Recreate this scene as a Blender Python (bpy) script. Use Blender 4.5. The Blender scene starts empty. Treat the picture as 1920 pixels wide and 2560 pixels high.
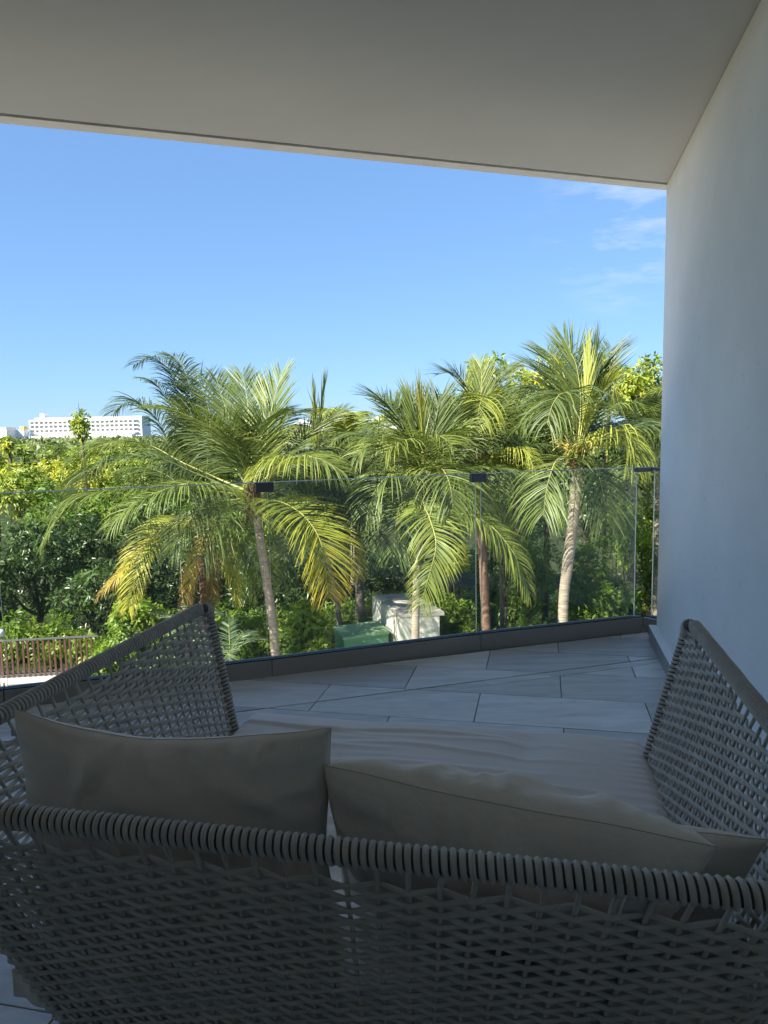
import bpy, math, random
import numpy as np
from math import sin, cos, radians, pi, sqrt
rng = np.random.default_rng(11)
random.seed(5)
S = bpy.context.scene
COL = S.collection

# ------------------------------------------------------------------ camera
PITCH, ROLL, EYE, FPX = radians(6.4), 0.02, 1.387, 1800.0
Fv = np.array([0, cos(PITCH), -sin(PITCH)]); R0 = np.array([1.0, 0, 0]); U0 = np.array([0, sin(PITCH), cos(PITCH)])
Rv = R0*cos(ROLL) - U0*sin(ROLL); Uv = U0*cos(ROLL) + R0*sin(ROLL)
cam_d = bpy.data.cameras.new('camera'); cam = bpy.data.objects.new('camera', cam_d); COL.objects.link(cam)
from mathutils import Matrix, Vector
cam.matrix_world = Matrix([[Rv[0], Uv[0], -Fv[0], 0], [Rv[1], Uv[1], -Fv[1], 0], [Rv[2], Uv[2], -Fv[2], EYE], [0, 0, 0, 1]])
cam_d.sensor_fit = 'VERTICAL'; cam_d.sensor_height = 36; cam_d.lens = FPX/2560*36
cam_d.clip_start = 0.05; cam_d.clip_end = 6000
S.camera = cam
# ------------------------------------------------------------------ world and sun
SUN_EL, SUN_AZ = radians(43), radians(229)       # azimuth clockwise from +Y (towards the sun)
w = bpy.data.worlds.new('World'); S.world = w; w.use_nodes = True
nt = w.node_tree; nt.nodes.clear()
out = nt.nodes.new('ShaderNodeOutputWorld'); bg = nt.nodes.new('ShaderNodeBackground')
sky = nt.nodes.new('ShaderNodeTexSky'); sky.sky_type = 'NISHITA'; sky.sun_disc = False
sky.sun_elevation = SUN_EL; sky.sun_rotation = SUN_AZ; sky.air_density = 1.0; sky.dust_density = 0.0; sky.ozone_density = 5.0; sky.altitude = 0
bg.inputs['Strength'].default_value = 0.079
# thin cirrus on the right part of the sky
tc = nt.nodes.new('ShaderNodeTexCoord')
mp = nt.nodes.new('ShaderNodeMapping'); mp.inputs['Rotation'].default_value = (0.25, 0.35, 0.3); mp.inputs['Scale'].default_value = (5, 9, 22)
nz = nt.nodes.new('ShaderNodeTexNoise'); nz.inputs['Scale'].default_value = 1.3; nz.inputs['Detail'].default_value = 7; nz.inputs['Roughness'].default_value = 0.6
rp = nt.nodes.new('ShaderNodeValToRGB'); rp.color_ramp.elements[0].position = 0.5; rp.color_ramp.elements[1].position = 0.68
dt = nt.nodes.new('ShaderNodeVectorMath'); dt.operation = 'DOT_PRODUCT'
cd = Fv*1800 + Rv*(1590-960) + Uv*(1280-545); cd = cd/np.linalg.norm(cd); dt.inputs[1].default_value = tuple(cd)
mr = nt.nodes.new('ShaderNodeMapRange'); mr.inputs[1].default_value = 0.9915; mr.inputs[2].default_value = 0.9985
mu = nt.nodes.new('ShaderNodeMath'); mu.operation = 'MULTIPLY'
m2 = nt.nodes.new('ShaderNodeMath'); m2.operation = 'MULTIPLY'; m2.inputs[1].default_value = 0.6
mx = nt.nodes.new('ShaderNodeMix'); mx.data_type = 'RGBA'; mx.inputs[7].default_value = (3.3, 3.95, 4.6, 1)
L = nt.links.new
L(tc.outputs['Generated'], mp.inputs[0]); L(mp.outputs[0], nz.inputs[0]); L(nz.outputs[0], rp.inputs[0])
L(tc.outputs['Generated'], dt.inputs[0]); L(dt.outputs['Value'], mr.inputs[0])
L(rp.outputs[0], mu.inputs[0]); L(mr.outputs[0], mu.inputs[1]); L(mu.outputs[0], m2.inputs[0]); L(m2.outputs[0], mx.inputs[0])
gm = nt.nodes.new('ShaderNodeGamma'); gm.inputs[1].default_value = 0.5      # flatter clear-sky gradient, the same over the whole sky
tn = nt.nodes.new('ShaderNodeMix'); tn.data_type = 'RGBA'; tn.blend_type = 'MULTIPLY'; tn.inputs[0].default_value = 1; tn.inputs[7].default_value = (0.96, 1.40, 1.98, 1)
L(sky.outputs[0], gm.inputs[0]); L(gm.outputs[0], tn.inputs[6]); L(tn.outputs[2], mx.inputs[6]); L(mx.outputs[2], bg.inputs[0]); L(bg.outputs[0], out.inputs[0])
sd = bpy.data.lights.new('sun', 'SUN'); sd.energy = 5.0; sd.angle = radians(0.6); sd.color = (1.0, 0.93, 0.80)
so = bpy.data.objects.new('sun', sd); COL.objects.link(so)
tosun = Vector((sin(SUN_AZ)*cos(SUN_EL), cos(SUN_AZ)*cos(SUN_EL), sin(SUN_EL)))
so.rotation_euler = tosun.to_track_quat('Z', 'Y').to_euler(); so.location = (-20, -20, 30)
S.view_settings.view_transform = 'Standard'; S.view_settings.look = 'None'; S.view_settings.gamma = 1
S.view_settings.exposure = 1.5
S.render.engine = 'CYCLES'
try: S.cycles.max_bounces = 8; S.cycles.diffuse_bounces = 4; S.cycles.transparent_max_bounces = 24
except Exception: pass

# ------------------------------------------------------------------ helpers
def at(px, py, depth):
    v = Fv*FPX + Rv*(px-960) + Uv*(1280-py); return np.array([0, 0, EYE]) + v*depth/v[1]
def root(name, loc, label=None, cat=None, group=None, kind=None):
    o = bpy.data.objects.new(name, None); o.location = tuple(float(c) for c in loc); o.empty_display_size = 0.2
    COL.objects.link(o); props(o, label, cat, group, kind); return o
def props(o, label=None, cat=None, group=None, kind=None):
    if label: o['label'] = label
    if cat: o['category'] = cat
    if group: o['group'] = group
    if kind: o['kind'] = kind
    return o
def worigin(p):
    v = np.zeros(3)
    while p is not None: v += np.array(p.location); p = p.parent
    return v
def mesh_data(name, V, F, mat, smooth=False, attrs=None, mats=None, fmat=None):
    V = np.asarray(V, dtype=np.float32); me = bpy.data.meshes.new(name)
    if isinstance(F, np.ndarray):
        k = F.shape[1]; me.vertices.add(len(V)); me.vertices.foreach_set('co', V.ravel())
        me.loops.add(F.size); me.loops.foreach_set('vertex_index', F.astype(np.int32).ravel())
        me.polygons.add(len(F)); me.polygons.foreach_set('loop_start', np.arange(0, F.size, k, dtype=np.int32))
        me.polygons.foreach_set('loop_total', np.full(len(F), k, dtype=np.int32))
        me.update(calc_edges=True)
    else:
        me.from_pydata([tuple(map(float, v)) for v in V], [], [tuple(int(i) for i in f) for f in F]); me.update()
    if attrs:
        for k_, (dom, val) in attrs.items():
            a = me.attributes.new(k_, 'FLOAT', dom); a.data.foreach_set('value', np.asarray(val, dtype=np.float32))
    for m_ in (mats or [mat]): me.materials.append(m_)
    if fmat is not None: me.polygons.foreach_set('material_index', np.asarray(fmat, dtype=np.int32))
    me.polygons.foreach_set('use_smooth', np.full(len(me.polygons), bool(smooth)))
    return me
def mk(name, V, F, mat, parent=None, **k):
    if parent is not None: V = np.asarray(V) - worigin(parent)
    o = bpy.data.objects.new(name, mesh_data(name, V, F, mat, **k)); COL.objects.link(o)
    if parent is not None: o.parent = parent
    return o
def boxVF(c0, ex, ey, ez):
    """box from corner c0 along three edge vectors"""
    c0, ex, ey, ez = map(np.asarray, (c0, ex, ey, ez))
    V = np.array([c0, c0+ex, c0+ex+ey, c0+ey, c0+ez, c0+ex+ez, c0+ex+ey+ez, c0+ey+ez])
    F = [(0, 3, 2, 1), (4, 5, 6, 7), (0, 1, 5, 4), (1, 2, 6, 5), (2, 3, 7, 6), (3, 0, 4, 7)]
    if np.dot(np.cross(ex, ey), ez) < 0: F = [f[::-1] for f in F]
    return V, np.array(F)
def aab(x0, x1, y0, y1, z0, z1): return boxVF((x0, y0, z0), (x1-x0, 0, 0), (0, y1-y0, 0), (0, 0, z1-z0))
def merge(parts):
    Vs, Fs, n = [], [], 0
    for V, F in parts: Vs.append(V); Fs.append(np.asarray(F)+n); n += len(V)
    return np.concatenate(Vs), np.concatenate(Fs)
def bevel(o, wd=0.004, seg=2):
    m = o.modifiers.new('bevel', 'BEVEL'); m.width = wd; m.segments = seg; m.limit_method = 'ANGLE'
def norm(a): return a/np.maximum(np.linalg.norm(a, axis=-1, keepdims=True), 1e-9)
def tubeVF(P, r, sides=6, up=(0, 0, 1), cap=True, ell=(1.0, 1.0)):
    P = np.asarray(P, float); n = len(P); r = np.broadcast_to(np.asarray(r, float), (n,))
    T = norm(np.gradient(P, axis=0)); up = np.broadcast_to(np.asarray(up, float), P.shape)
    A = np.cross(T, up); bad = np.linalg.norm(A, axis=1) < 0.15
    if bad.any(): A[bad] = np.cross(T[bad], np.array([0.0, 1, 0.02]))
    A = norm(A); B = np.cross(A, T)
    for i in range(1, n):
        if np.dot(A[i], A[i-1]) < -0.2: A[i] *= -1; B[i] *= -1
    t = np.arange(sides)*2*pi/sides
    V = P[:, None] + r[:, None, None]*(ell[0]*np.cos(t)[None, :, None]*A[:, None] + ell[1]*np.sin(t)[None, :, None]*B[:, None])
    i = np.arange(n-1)[:, None]*sides; j = np.arange(sides)[None]; j2 = (j+1) % sides
    F = np.stack([i+j, i+j2, i+sides+j2, i+sides+j], -1).reshape(-1, 4)
    V = V.reshape(-1, 3)
    if cap and sides == 4: F = np.concatenate([F, [[3, 2, 1, 0]], [[(n-1)*4+k for k in range(4)]]])
    elif cap and sides == 6:
        b = (n-1)*6; F = np.concatenate([F, [[3, 2, 1, 0], [5, 4, 3, 0], [b, b+1, b+2, b+3], [b, b+3, b+4, b+5]]])
    return V, F
def spline(pts, n):
    P = np.asarray(pts, float); m = len(P)
    if m == 2: t = np.linspace(0, 1, n)[:, None]; return P[0]*(1-t)+P[1]*t
    Q = np.vstack([2*P[0]-P[1], P, 2*P[-1]-P[-2]]); o = []
    for s in np.linspace(0, m-1-1e-6, n*3):
        i = int(s); t = s-i; a, b, c, d = Q[i], Q[i+1], Q[i+2], Q[i+3]
        o.append(0.5*(2*b+(c-a)*t+(2*a-5*b+4*c-d)*t*t+(3*b-a-3*c+d)*t**3))
    o = np.array(o); l = np.concatenate([[0], np.cumsum(np.linalg.norm(np.diff(o, axis=0), axis=1))])
    s = np.linspace(0, l[-1], n); return np.stack([np.interp(s, l, o[:, k]) for k in range(3)], 1)

# ------------------------------------------------------------------ materials
def mat(name, base, rough=0.6, spec=0.4, metal=0.0, var=0.0, vscale=8, bump=0.0, bscale=60, detail=4, coords='Object', stretch=None, col2=None, bdist=0.01):
    m = bpy.data.materials.new(name); m.use_nodes = True; n = m.node_tree; b = n.nodes['Principled BSDF']
    b.inputs['Roughness'].default_value = rough; b.inputs['Metallic'].default_value = metal; b.inputs['Specular IOR Level'].default_value = spec
    b.inputs['Base Color'].default_value = (*base, 1)
    if var or bump or col2:
        t = n.nodes.new('ShaderNodeTexCoord'); mpp = n.nodes.new('ShaderNodeMapping'); n.links.new(t.outputs[coords], mpp.inputs[0])
        if stretch: mpp.inputs['Scale'].default_value = stretch
    if var or col2:
        z = n.nodes.new('ShaderNodeTexNoise'); z.inputs['Scale'].default_value = vscale; z.inputs['Detail'].default_value = detail; z.inputs['Roughness'].default_value = 0.6
        n.links.new(mpp.outputs[0], z.inputs[0])
        r = n.nodes.new('ShaderNodeValToRGB'); r.color_ramp.elements[0].position = 0.3; r.color_ramp.elements[1].position = 0.7
        c2 = col2 if col2 else tuple(min(1, c*(1+var)) for c in base)
        r.color_ramp.elements[0].color = (*[c*(1-var) for c in base], 1); r.color_ramp.elements[1].color = (*c2, 1)
        n.links.new(z.outputs[0], r.inputs[0]); n.links.new(r.outputs[0], b.inputs['Base Color'])
    if bump:
        z2 = n.nodes.new('ShaderNodeTexNoise'); z2.inputs['Scale'].default_value = bscale; z2.inputs['Detail'].default_value = 5
        n.links.new(mpp.outputs[0], z2.inputs[0]); bb = n.nodes.new('ShaderNodeBump'); bb.inputs['Strength'].default_value = bump; bb.inputs['Distance'].default_value = bdist
        n.links.new(z2.outputs[0], bb.inputs['Height']); n.links.new(bb.outputs[0], b.inputs['Normal'])
    return m
def leaf_mat(name, cols, rough=0.42, trans=0.3):
    """colour follows the leaf's own tint attribute (age of the leaf)"""
    m = bpy.data.materials.new(name); m.use_nodes = True; n = m.node_tree; b = n.nodes['Principled BSDF']; o = n.nodes['Material Output']
    a = n.nodes.new('ShaderNodeAttribute'); a.attribute_name = 'tint'
    r = n.nodes.new('ShaderNodeValToRGB'); e = r.color_ramp.elements
    e[0].position = cols[0][0]; e[0].color = (*cols[0][1], 1); e[1].position = cols[-1][0]; e[1].color = (*cols[-1][1], 1)
    for p_, c_ in cols[1:-1]: k = e.new(p_); k.color = (*c_, 1)
    n.links.new(a.outputs['Fac'], r.inputs[0]); n.links.new(r.outputs[0], b.inputs['Base Color'])
    b.inputs['Roughness'].default_value = rough; b.inputs['Specular IOR Level'].default_value = 0.42
    t = n.nodes.new('ShaderNodeBsdfTranslucent'); mxs = n.nodes.new('ShaderNodeMixShader'); mxs.inputs[0].default_value = trans
    hs = n.nodes.new('ShaderNodeHueSaturation'); hs.inputs['Value'].default_value = 1.5; hs.inputs['Saturation'].default_value = 1.15
    n.links.new(r.outputs[0], hs.inputs['Color']); n.links.new(hs.outputs[0], t.inputs[0])
    n.links.new(b.outputs[0], mxs.inputs[1]); n.links.new(t.outputs[0], mxs.inputs[2]); n.links.new(mxs.outputs[0], o.inputs[0])
    return m
M = {}
M['plaster'] = mat('white_plaster', (0.89, 0.872, 0.84), 0.85, 0.25, var=0.05, vscale=1.7, bump=0.12, bscale=45)
_n = M['plaster'].node_tree; _b = _n.nodes['Principled BSDF']; _src = _b.inputs['Base Color'].links[0].from_socket
_tc = _n.nodes.new('ShaderNodeTexCoord'); _v = _n.nodes.new('ShaderNodeTexNoise'); _v.inputs['Scale'].default_value = 26; _v.inputs['Detail'].default_value = 3; _n.links.new(_tc.outputs['Object'], _v.inputs[0])
_r = _n.nodes.new('ShaderNodeMapRange'); _r.inputs[1].default_value = 0.70; _r.inputs[2].default_value = 0.74; _r.inputs[3].default_value = 0; _r.inputs[4].default_value = 0.35; _n.links.new(_v.outputs[0], _r.inputs[0])
_x = _n.nodes.new('ShaderNodeMix'); _x.data_type = 'RGBA'; _x.inputs[7].default_value = (0.42, 0.42, 0.42, 1); _n.links.new(_r.outputs[0], _x.inputs[0]); _n.links.new(_src, _x.inputs[6])
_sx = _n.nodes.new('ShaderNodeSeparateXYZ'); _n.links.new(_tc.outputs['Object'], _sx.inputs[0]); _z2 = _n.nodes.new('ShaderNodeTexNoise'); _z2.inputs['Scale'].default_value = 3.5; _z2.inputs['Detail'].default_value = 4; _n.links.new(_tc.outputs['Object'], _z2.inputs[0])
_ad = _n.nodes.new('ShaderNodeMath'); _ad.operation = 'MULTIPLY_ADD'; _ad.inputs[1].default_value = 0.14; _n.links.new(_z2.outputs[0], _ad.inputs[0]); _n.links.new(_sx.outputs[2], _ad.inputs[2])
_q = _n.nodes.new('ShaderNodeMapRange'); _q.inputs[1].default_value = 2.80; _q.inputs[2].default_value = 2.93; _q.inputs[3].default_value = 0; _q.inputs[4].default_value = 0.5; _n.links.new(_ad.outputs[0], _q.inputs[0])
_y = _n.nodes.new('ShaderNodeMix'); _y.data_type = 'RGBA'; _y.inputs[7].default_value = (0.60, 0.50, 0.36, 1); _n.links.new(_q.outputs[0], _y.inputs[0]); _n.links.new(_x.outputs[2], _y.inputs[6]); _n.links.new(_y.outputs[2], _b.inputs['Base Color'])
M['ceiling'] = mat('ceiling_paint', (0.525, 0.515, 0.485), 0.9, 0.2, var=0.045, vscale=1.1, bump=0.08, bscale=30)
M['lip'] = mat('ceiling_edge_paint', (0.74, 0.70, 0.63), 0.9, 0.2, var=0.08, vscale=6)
M['groove'] = mat('groove_shade_and_joint_paint', (0.42, 0.41, 0.38), 0.9, 0.2)  # groove's shade put into its darker colour; also used for joints and vents
M['mortar'] = mat('grout', (0.15, 0.145, 0.15), 0.9)
M['alu'] = mat('grey_powder_coat', (0.34, 0.315, 0.285), 0.45, 0.4, var=0.05, vscale=3, bump=0.02)
M['gasket'] = mat('black_rubber', (0.015, 0.015, 0.017), 0.5)
M['clip'] = mat('dark_clip_metal', (0.13, 0.13, 0.14), 0.38, 0.5)
M['cord'] = mat('grey_rope_cord', (0.54, 0.485, 0.42), 0.55, 0.35, var=0.14, vscale=14, bump=0.3, bscale=900, bdist=0.001)
M['frame'] = mat('daybed_frame_metal', (0.46, 0.44, 0.41), 0.45, 0.4)
M['rail_base'] = mat('dark_brown_rail', (0.12, 0.105, 0.09), 0.7, 0.3)
M['fab_seat'] = mat('taupe_cushion_fabric', (0.77, 0.70, 0.64), 0.9, 0.15, var=0.03, vscale=5, bump=0.3, bscale=22, bdist=0.006)
M['fab_pil'] = mat('beige_pillow_fabric', (0.82, 0.72, 0.62), 0.9, 0.15, var=0.03, vscale=5, bump=0.5, bscale=18, bdist=0.012)
M['thread'] = mat('seam_thread', (0.62, 0.54, 0.45), 0.9)
M['soil'] = mat('garden_soil', (0.05, 0.045, 0.03), 0.95, 0.1, var=0.4, vscale=1.2, bump=0.5, bscale=8, col2=(0.05, 0.075, 0.022))
M['path'] = mat('pale_concrete', (0.50, 0.475, 0.43), 0.9, var=0.10, vscale=2, bump=0.2, bscale=20)
M['brownslat'] = mat('brown_timber_slat', (0.115, 0.052, 0.034), 0.6, var=0.3, vscale=4, stretch=(8, 8, 0.7))
M['white_block'] = mat('cream_render', (0.76, 0.735, 0.63), 0.85, 0.2, var=0.09, vscale=2.5, bump=0.1)
M['roof_cap'] = mat('streaked_cap', (0.56, 0.52, 0.46), 0.9, 0.2, var=0.35, vscale=2.2, detail=8, stretch=(1.0, 4.5, 1))  # cap colour with random lighter and darker streaks
M['green_metal'] = mat('green_painted_metal', (0.15, 0.36, 0.20), 0.5, 0.4, var=0.12, vscale=3, bump=0.03)
M['green_lid'] = mat('pale_green_lid', (0.28, 0.46, 0.27), 0.55, 0.4, var=0.15, vscale=2.5)  # lid a lighter green than the body
M['trunk'] = mat('grey_palm_bark', (0.34, 0.285, 0.225), 0.85, 0.2, var=0.42, vscale=4, stretch=(0.8, 0.8, 9), bump=0.5, bscale=30, bdist=0.02)
M['trunk_red'] = mat('reddish_palm_bark', (0.22, 0.135, 0.095), 0.85, 0.2, var=0.3, vscale=5, stretch=(2, 2, 2), bump=0.5, bscale=30, bdist=0.02)
M['fibre'] = mat('brown_palm_fibre', (0.14, 0.08, 0.045), 0.9, 0.1, var=0.45, vscale=14, bump=0.6, bscale=40, bdist=0.03)
M['bark'] = mat('tree_bark', (0.12, 0.095, 0.07), 0.9, 0.1, var=0.3, vscale=8, bump=0.4, bscale=20, bdist=0.02)
M['rachis'] = mat('yellow_green_midrib', (0.36, 0.36, 0.10), 0.5, 0.4, var=0.15, vscale=3)
M['rachis_dark'] = mat('green_midrib', (0.20, 0.23, 0.09), 0.5, 0.4, var=0.15, vscale=3)
M['flower'] = mat('orange_yellow_flower_stalk', (0.42, 0.34, 0.07), 0.6, var=0.3, vscale=5)
M['frond'] = leaf_mat('palm_leaflet', [(0, (0.045, 0.07, 0.028)), (0.14, (0.085, 0.125, 0.032)), (0.3, (0.185, 0.23, 0.045)), (0.55, (0.34, 0.36, 0.05)), (0.78, (0.50, 0.38, 0.04)), (1.0, (0.22, 0.13, 0.05))], 0.46, 0.2)
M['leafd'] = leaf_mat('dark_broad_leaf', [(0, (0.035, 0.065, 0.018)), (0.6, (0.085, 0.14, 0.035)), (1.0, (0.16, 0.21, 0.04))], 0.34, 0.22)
M['leafm'] = leaf_mat('mid_green_leaf', [(0, (0.075, 0.13, 0.018)), (0.6, (0.17, 0.265, 0.035)), (1.0, (0.30, 0.38, 0.05))], 0.4, 0.38)
M['leafy'] = leaf_mat('yellow_green_leaf', [(0, (0.08, 0.125, 0.022)), (0.5, (0.23, 0.31, 0.045)), (0.85, (0.38, 0.42, 0.05)), (1.0, (0.46, 0.44, 0.045))], 0.42, 0.32)
M['leafb'] = leaf_mat('blue_green_leaflet', [(0, (0.10, 0.16, 0.09)), (1.0, (0.22, 0.30, 0.18))], 0.5, 0.25)
M['forest'] = leaf_mat('far_canopy_leaf', [(0, (0.06, 0.09, 0.03)), (0.6, (0.13, 0.17, 0.045)), (1.0, (0.2, 0.23, 0.05))], 0.5, 0.2)
M['hotel'] = mat('white_hotel_paint', (0.80, 0.79, 0.77), 0.8, 0.2)
M['hotel_back'] = mat('shaded_balcony_paint', (0.72, 0.71, 0.69), 0.8, 0.2)  # hotel white made darker, with the balcony shade put into the colour
M['hotel_glass'] = mat('hotel_window_glass', (0.48, 0.49, 0.50), 0.3, 0.4)
M['hotel_yellow'] = mat('yellow_paint', (0.65, 0.48, 0.12), 0.8)
M['door_glass'] = mat('dark_door_glass', (0.03, 0.032, 0.035), 0.08, 0.5)
M['added_curtain'] = mat('added_grey_curtain', (0.22, 0.20, 0.17), 0.9)
M['ext'] = mat('exterior_render', (0.62, 0.61, 0.58), 0.85, 0.2, var=0.04, vscale=1)
M['lampm'] = mat('white_lamp_plastic', (0.75, 0.76, 0.78), 0.4)
# tiles: grey travertine-look porcelain, each tile its own shade
m = bpy.data.materials.new('grey_travertine_tile'); m.use_nodes = True; n = m.node_tree; b = n.nodes['Principled BSDF']; b.inputs['Specular IOR Level'].default_value = 0.45
t = n.nodes.new('ShaderNodeTexCoord'); oi = n.nodes.new('ShaderNodeObjectInfo'); ad = n.nodes.new('ShaderNodeVectorMath'); ad.operation = 'MULTIPLY_ADD'
ad.inputs[1].default_value = (1, 1, 1); cr = n.nodes.new('ShaderNodeCombineXYZ'); ml = n.nodes.new('ShaderNodeMath'); ml.operation = 'MULTIPLY'; ml.inputs[1].default_value = 31
n.links.new(oi.outputs['Random'], ml.inputs[0]); n.links.new(ml.outputs[0], cr.inputs[0]); n.links.new(ml.outputs[0], cr.inputs[1])
n.links.new(t.outputs['Object'], ad.inputs[0]); n.links.new(cr.outputs[0], ad.inputs[2])
mp_ = n.nodes.new('ShaderNodeMapping'); mp_.inputs['Rotation'].default_value = (0, 0, radians(12.4)); mp_.inputs['Scale'].default_value = (1.3, 7.5, 1)
n.links.new(ad.outputs[0], mp_.inputs[0])
z = n.nodes.new('ShaderNodeTexNoise'); z.inputs['Scale'].default_value = 2.2; z.inputs['Detail'].default_value = 8; z.inputs['Roughness'].default_value = 0.68; z.inputs['Distortion'].default_value = 0.5
n.links.new(mp_.outputs[0], z.inputs[0])
r = n.nodes.new('ShaderNodeValToRGB'); r.color_ramp.elements[0].position = 0.3; r.color_ramp.elements[1].position = 0.72
r.color_ramp.elements[0].color = (0.52, 0.485, 0.44, 1); r.color_ramp.elements[1].color = (0.80, 0.755, 0.69, 1)
z3 = n.nodes.new('ShaderNodeTexNoise'); z3.inputs['Scale'].default_value = 1.4; z3.inputs['Detail'].default_value = 6; n.links.new(t.outputs['Object'], z3.inputs[0])
hs = n.nodes.new('ShaderNodeHueSaturation'); mr2 = n.nodes.new('ShaderNodeMapRange'); mr2.inputs[1].default_value = 0.3; mr2.inputs[2].default_value = 0.75; mr2.inputs[3].default_value = 0.72; mr2.inputs[4].default_value = 1.08
mm = n.nodes.new('ShaderNodeMath'); mm.operation = 'ADD'; mm2 = n.nodes.new('ShaderNodeMath'); mm2.operation = 'MULTIPLY'; mm2.inputs[1].default_value = 0.5
n.links.new(oi.outputs['Random'], mm.inputs[0]); n.links.new(z3.outputs[0], mm.inputs[1]); n.links.new(mm.outputs[0], mm2.inputs[0]); n.links.new(mm2.outputs[0], mr2.inputs[0])
n.links.new(z.outputs[0], r.inputs[0]); n.links.new(r.outputs[0], hs.inputs['Color']); n.links.new(mr2.outputs[0], hs.inputs['Value']); n.links.new(hs.outputs[0], b.inputs['Base Color'])
mr3 = n.nodes.new('ShaderNodeMapRange'); mr3.inputs[3].default_value = 0.34; mr3.inputs[4].default_value = 0.55; n.links.new(z3.outputs[0], mr3.inputs[0]); n.links.new(mr3.outputs[0], b.inputs['Roughness'])
bb = n.nodes.new('ShaderNodeBump'); bb.inputs['Strength'].default_value = 0.079; bb.inputs['Distance'].default_value = 0.003; n.links.new(z.outputs[0], bb.inputs['Height']); n.links.new(bb.outputs[0], b.inputs['Normal'])
M['tile'] = m
# sheet glass: clear, with fresnel reflection
m = bpy.data.materials.new('clear_sheet_glass'); m.use_nodes = True; n = m.node_tree; n.nodes.remove(n.nodes['Principled BSDF']); o_ = n.nodes['Material Output']
tr = n.nodes.new('ShaderNodeBsdfTransparent'); tr.inputs[0].default_value = (0.945, 0.972, 0.955, 1); gl = n.nodes.new('ShaderNodeBsdfGlossy'); gl.inputs['Roughness'].default_value = 0.004
fr = n.nodes.new('ShaderNodeFresnel'); fr.inputs[0].default_value = 1.45; ms = n.nodes.new('ShaderNodeMixShader')
df = n.nodes.new('ShaderNodeBsdfDiffuse'); df.inputs[0].default_value = (0.6, 0.62, 0.6, 1); ms2 = n.nodes.new('ShaderNodeMixShader')
t = n.nodes.new('ShaderNodeTexCoord'); z = n.nodes.new('ShaderNodeTexNoise'); z.inputs['Scale'].default_value = 1.6; z.inputs['Detail'].default_value = 5; n.links.new(t.outputs['Object'], z.inputs[0])
r = n.nodes.new('ShaderNodeMapRange'); r.inputs[1].default_value = 0.4; r.inputs[2].default_value = 0.8; r.inputs[3].default_value = 0.012; r.inputs[4].default_value = 0.08; n.links.new(z.outputs[0], r.inputs[0])
n.links.new(fr.outputs[0], ms.inputs[0]); n.links.new(tr.outputs[0], ms.inputs[1]); n.links.new(gl.outputs[0], ms.inputs[2])
n.links.new(r.outputs[0], ms2.inputs[0]); n.links.new(ms.outputs[0], ms2.inputs[1]); n.links.new(df.outputs[0], ms2.inputs[2]); n.links.new(ms2.outputs[0], o_.inputs[0])
M['glass'] = m
M['glass_edge'] = mat('glass_edge_glint', (0.75, 0.85, 0.78), 0.15, 0.5)  # pale translucent colour stands for sky light refracted in the rims
_n = M['glass_edge'].node_tree; _t = _n.nodes.new('ShaderNodeBsdfTranslucent'); _t.inputs[0].default_value = (0.88, 0.92, 0.86, 1); _m = _n.nodes.new('ShaderNodeMixShader'); _m.inputs[0].default_value = 0.55
_n.links.new(_n.nodes['Principled BSDF'].outputs[0], _m.inputs[1]); _n.links.new(_t.outputs[0], _m.inputs[2]); _n.links.new(_m.outputs[0], _n.nodes['Material Output'].inputs[0])

# ------------------------------------------------------------------ setting: ground
GZ = -4.4
g = mk('ground', *aab(-3000, 3000, -60, 3600, GZ-0.5, GZ), M['soil'], kind=None) if False else None
V, F = aab(-3000, 3000, -80, 3600, GZ-0.5, GZ)
props(mk('ground', V, F, M['soil']), 'dark garden soil under the trees', kind='structure')
V, F = boxVF((-14, 15.6, GZ), (6.75, 0.85, 0), (-0.08, 0.72, 0), (0, 0, 0.10))
props(mk('garden_path', V, F, M['path']), 'pale concrete path in front of the slatted fence', kind='structure')

V, F = aab(-16, 18, -1.5, 14.3, GZ-0.1, GZ+0.03)  # unseen pale slab added to bounce sunlight up to the ceiling
props(mk('bounce_terrace', V, F, M['path']), 'unseen pale concrete deck added below the balcony to bounce light', kind='structure')

# ------------------------------------------------------------------ balcony shell
AZR = radians(72.6); dr = np.array([sin(AZR), cos(AZR), 0]); nr = np.array([-dr[1], dr[0], 0])     # along the railing, outwards
AZW = radians(12.5); dw = np.array([sin(AZW), cos(AZW), 0]); nw = np.array([dw[1], -dw[0], 0])      # along the side wall, away from the balcony
e1 = nw.copy(); e2 = dw.copy(); Z = np.array([0, 0, 1.0])
RP = [np.array(p+(0,), float) for p in [(-7.5, 1.90), (-5.66, 2.46), (-3.84, 3.02), (-1.981, 3.59), (-0.659, 4.003), (0.598, 4.44), (1.745, 4.775)]]   # inner face of the shoe
WC = np.array([1.75, 4.551, 0])       # wall corner
CZ = 2.84
# floor slab
poly = [(-7.6, -1.3), (2.8, -1.3), (2.9, 4.6), (2.1, 4.9), (1.80, 4.91), (-7.6, 2.02)]
def prism(poly, z0, z1):
    k = len(poly); V = [(*p, z0) for p in poly]+[(*p, z1) for p in poly]
    F = [tuple(range(k))[::-1], tuple(range(k, 2*k))]+[(i, (i+1) % k, k+(i+1) % k, k+i) for i in range(k)]
    return V, F
V, F = prism(poly, -0.30, -0.012)
bf = props(mk('balcony_floor', V, F, M['mortar']), 'balcony floor of grey travertine-look tiles', kind='structure')
V, F = prism([(-7.5, -1.2), (2.6, -1.2), (2.7, 4.3), (1.70, 4.70), (-7.5, 1.85)], GZ-0.2, -0.302)
props(mk('lower_storey', V, F, M['ext']), 'storey below the balcony', kind='structure')
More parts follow.
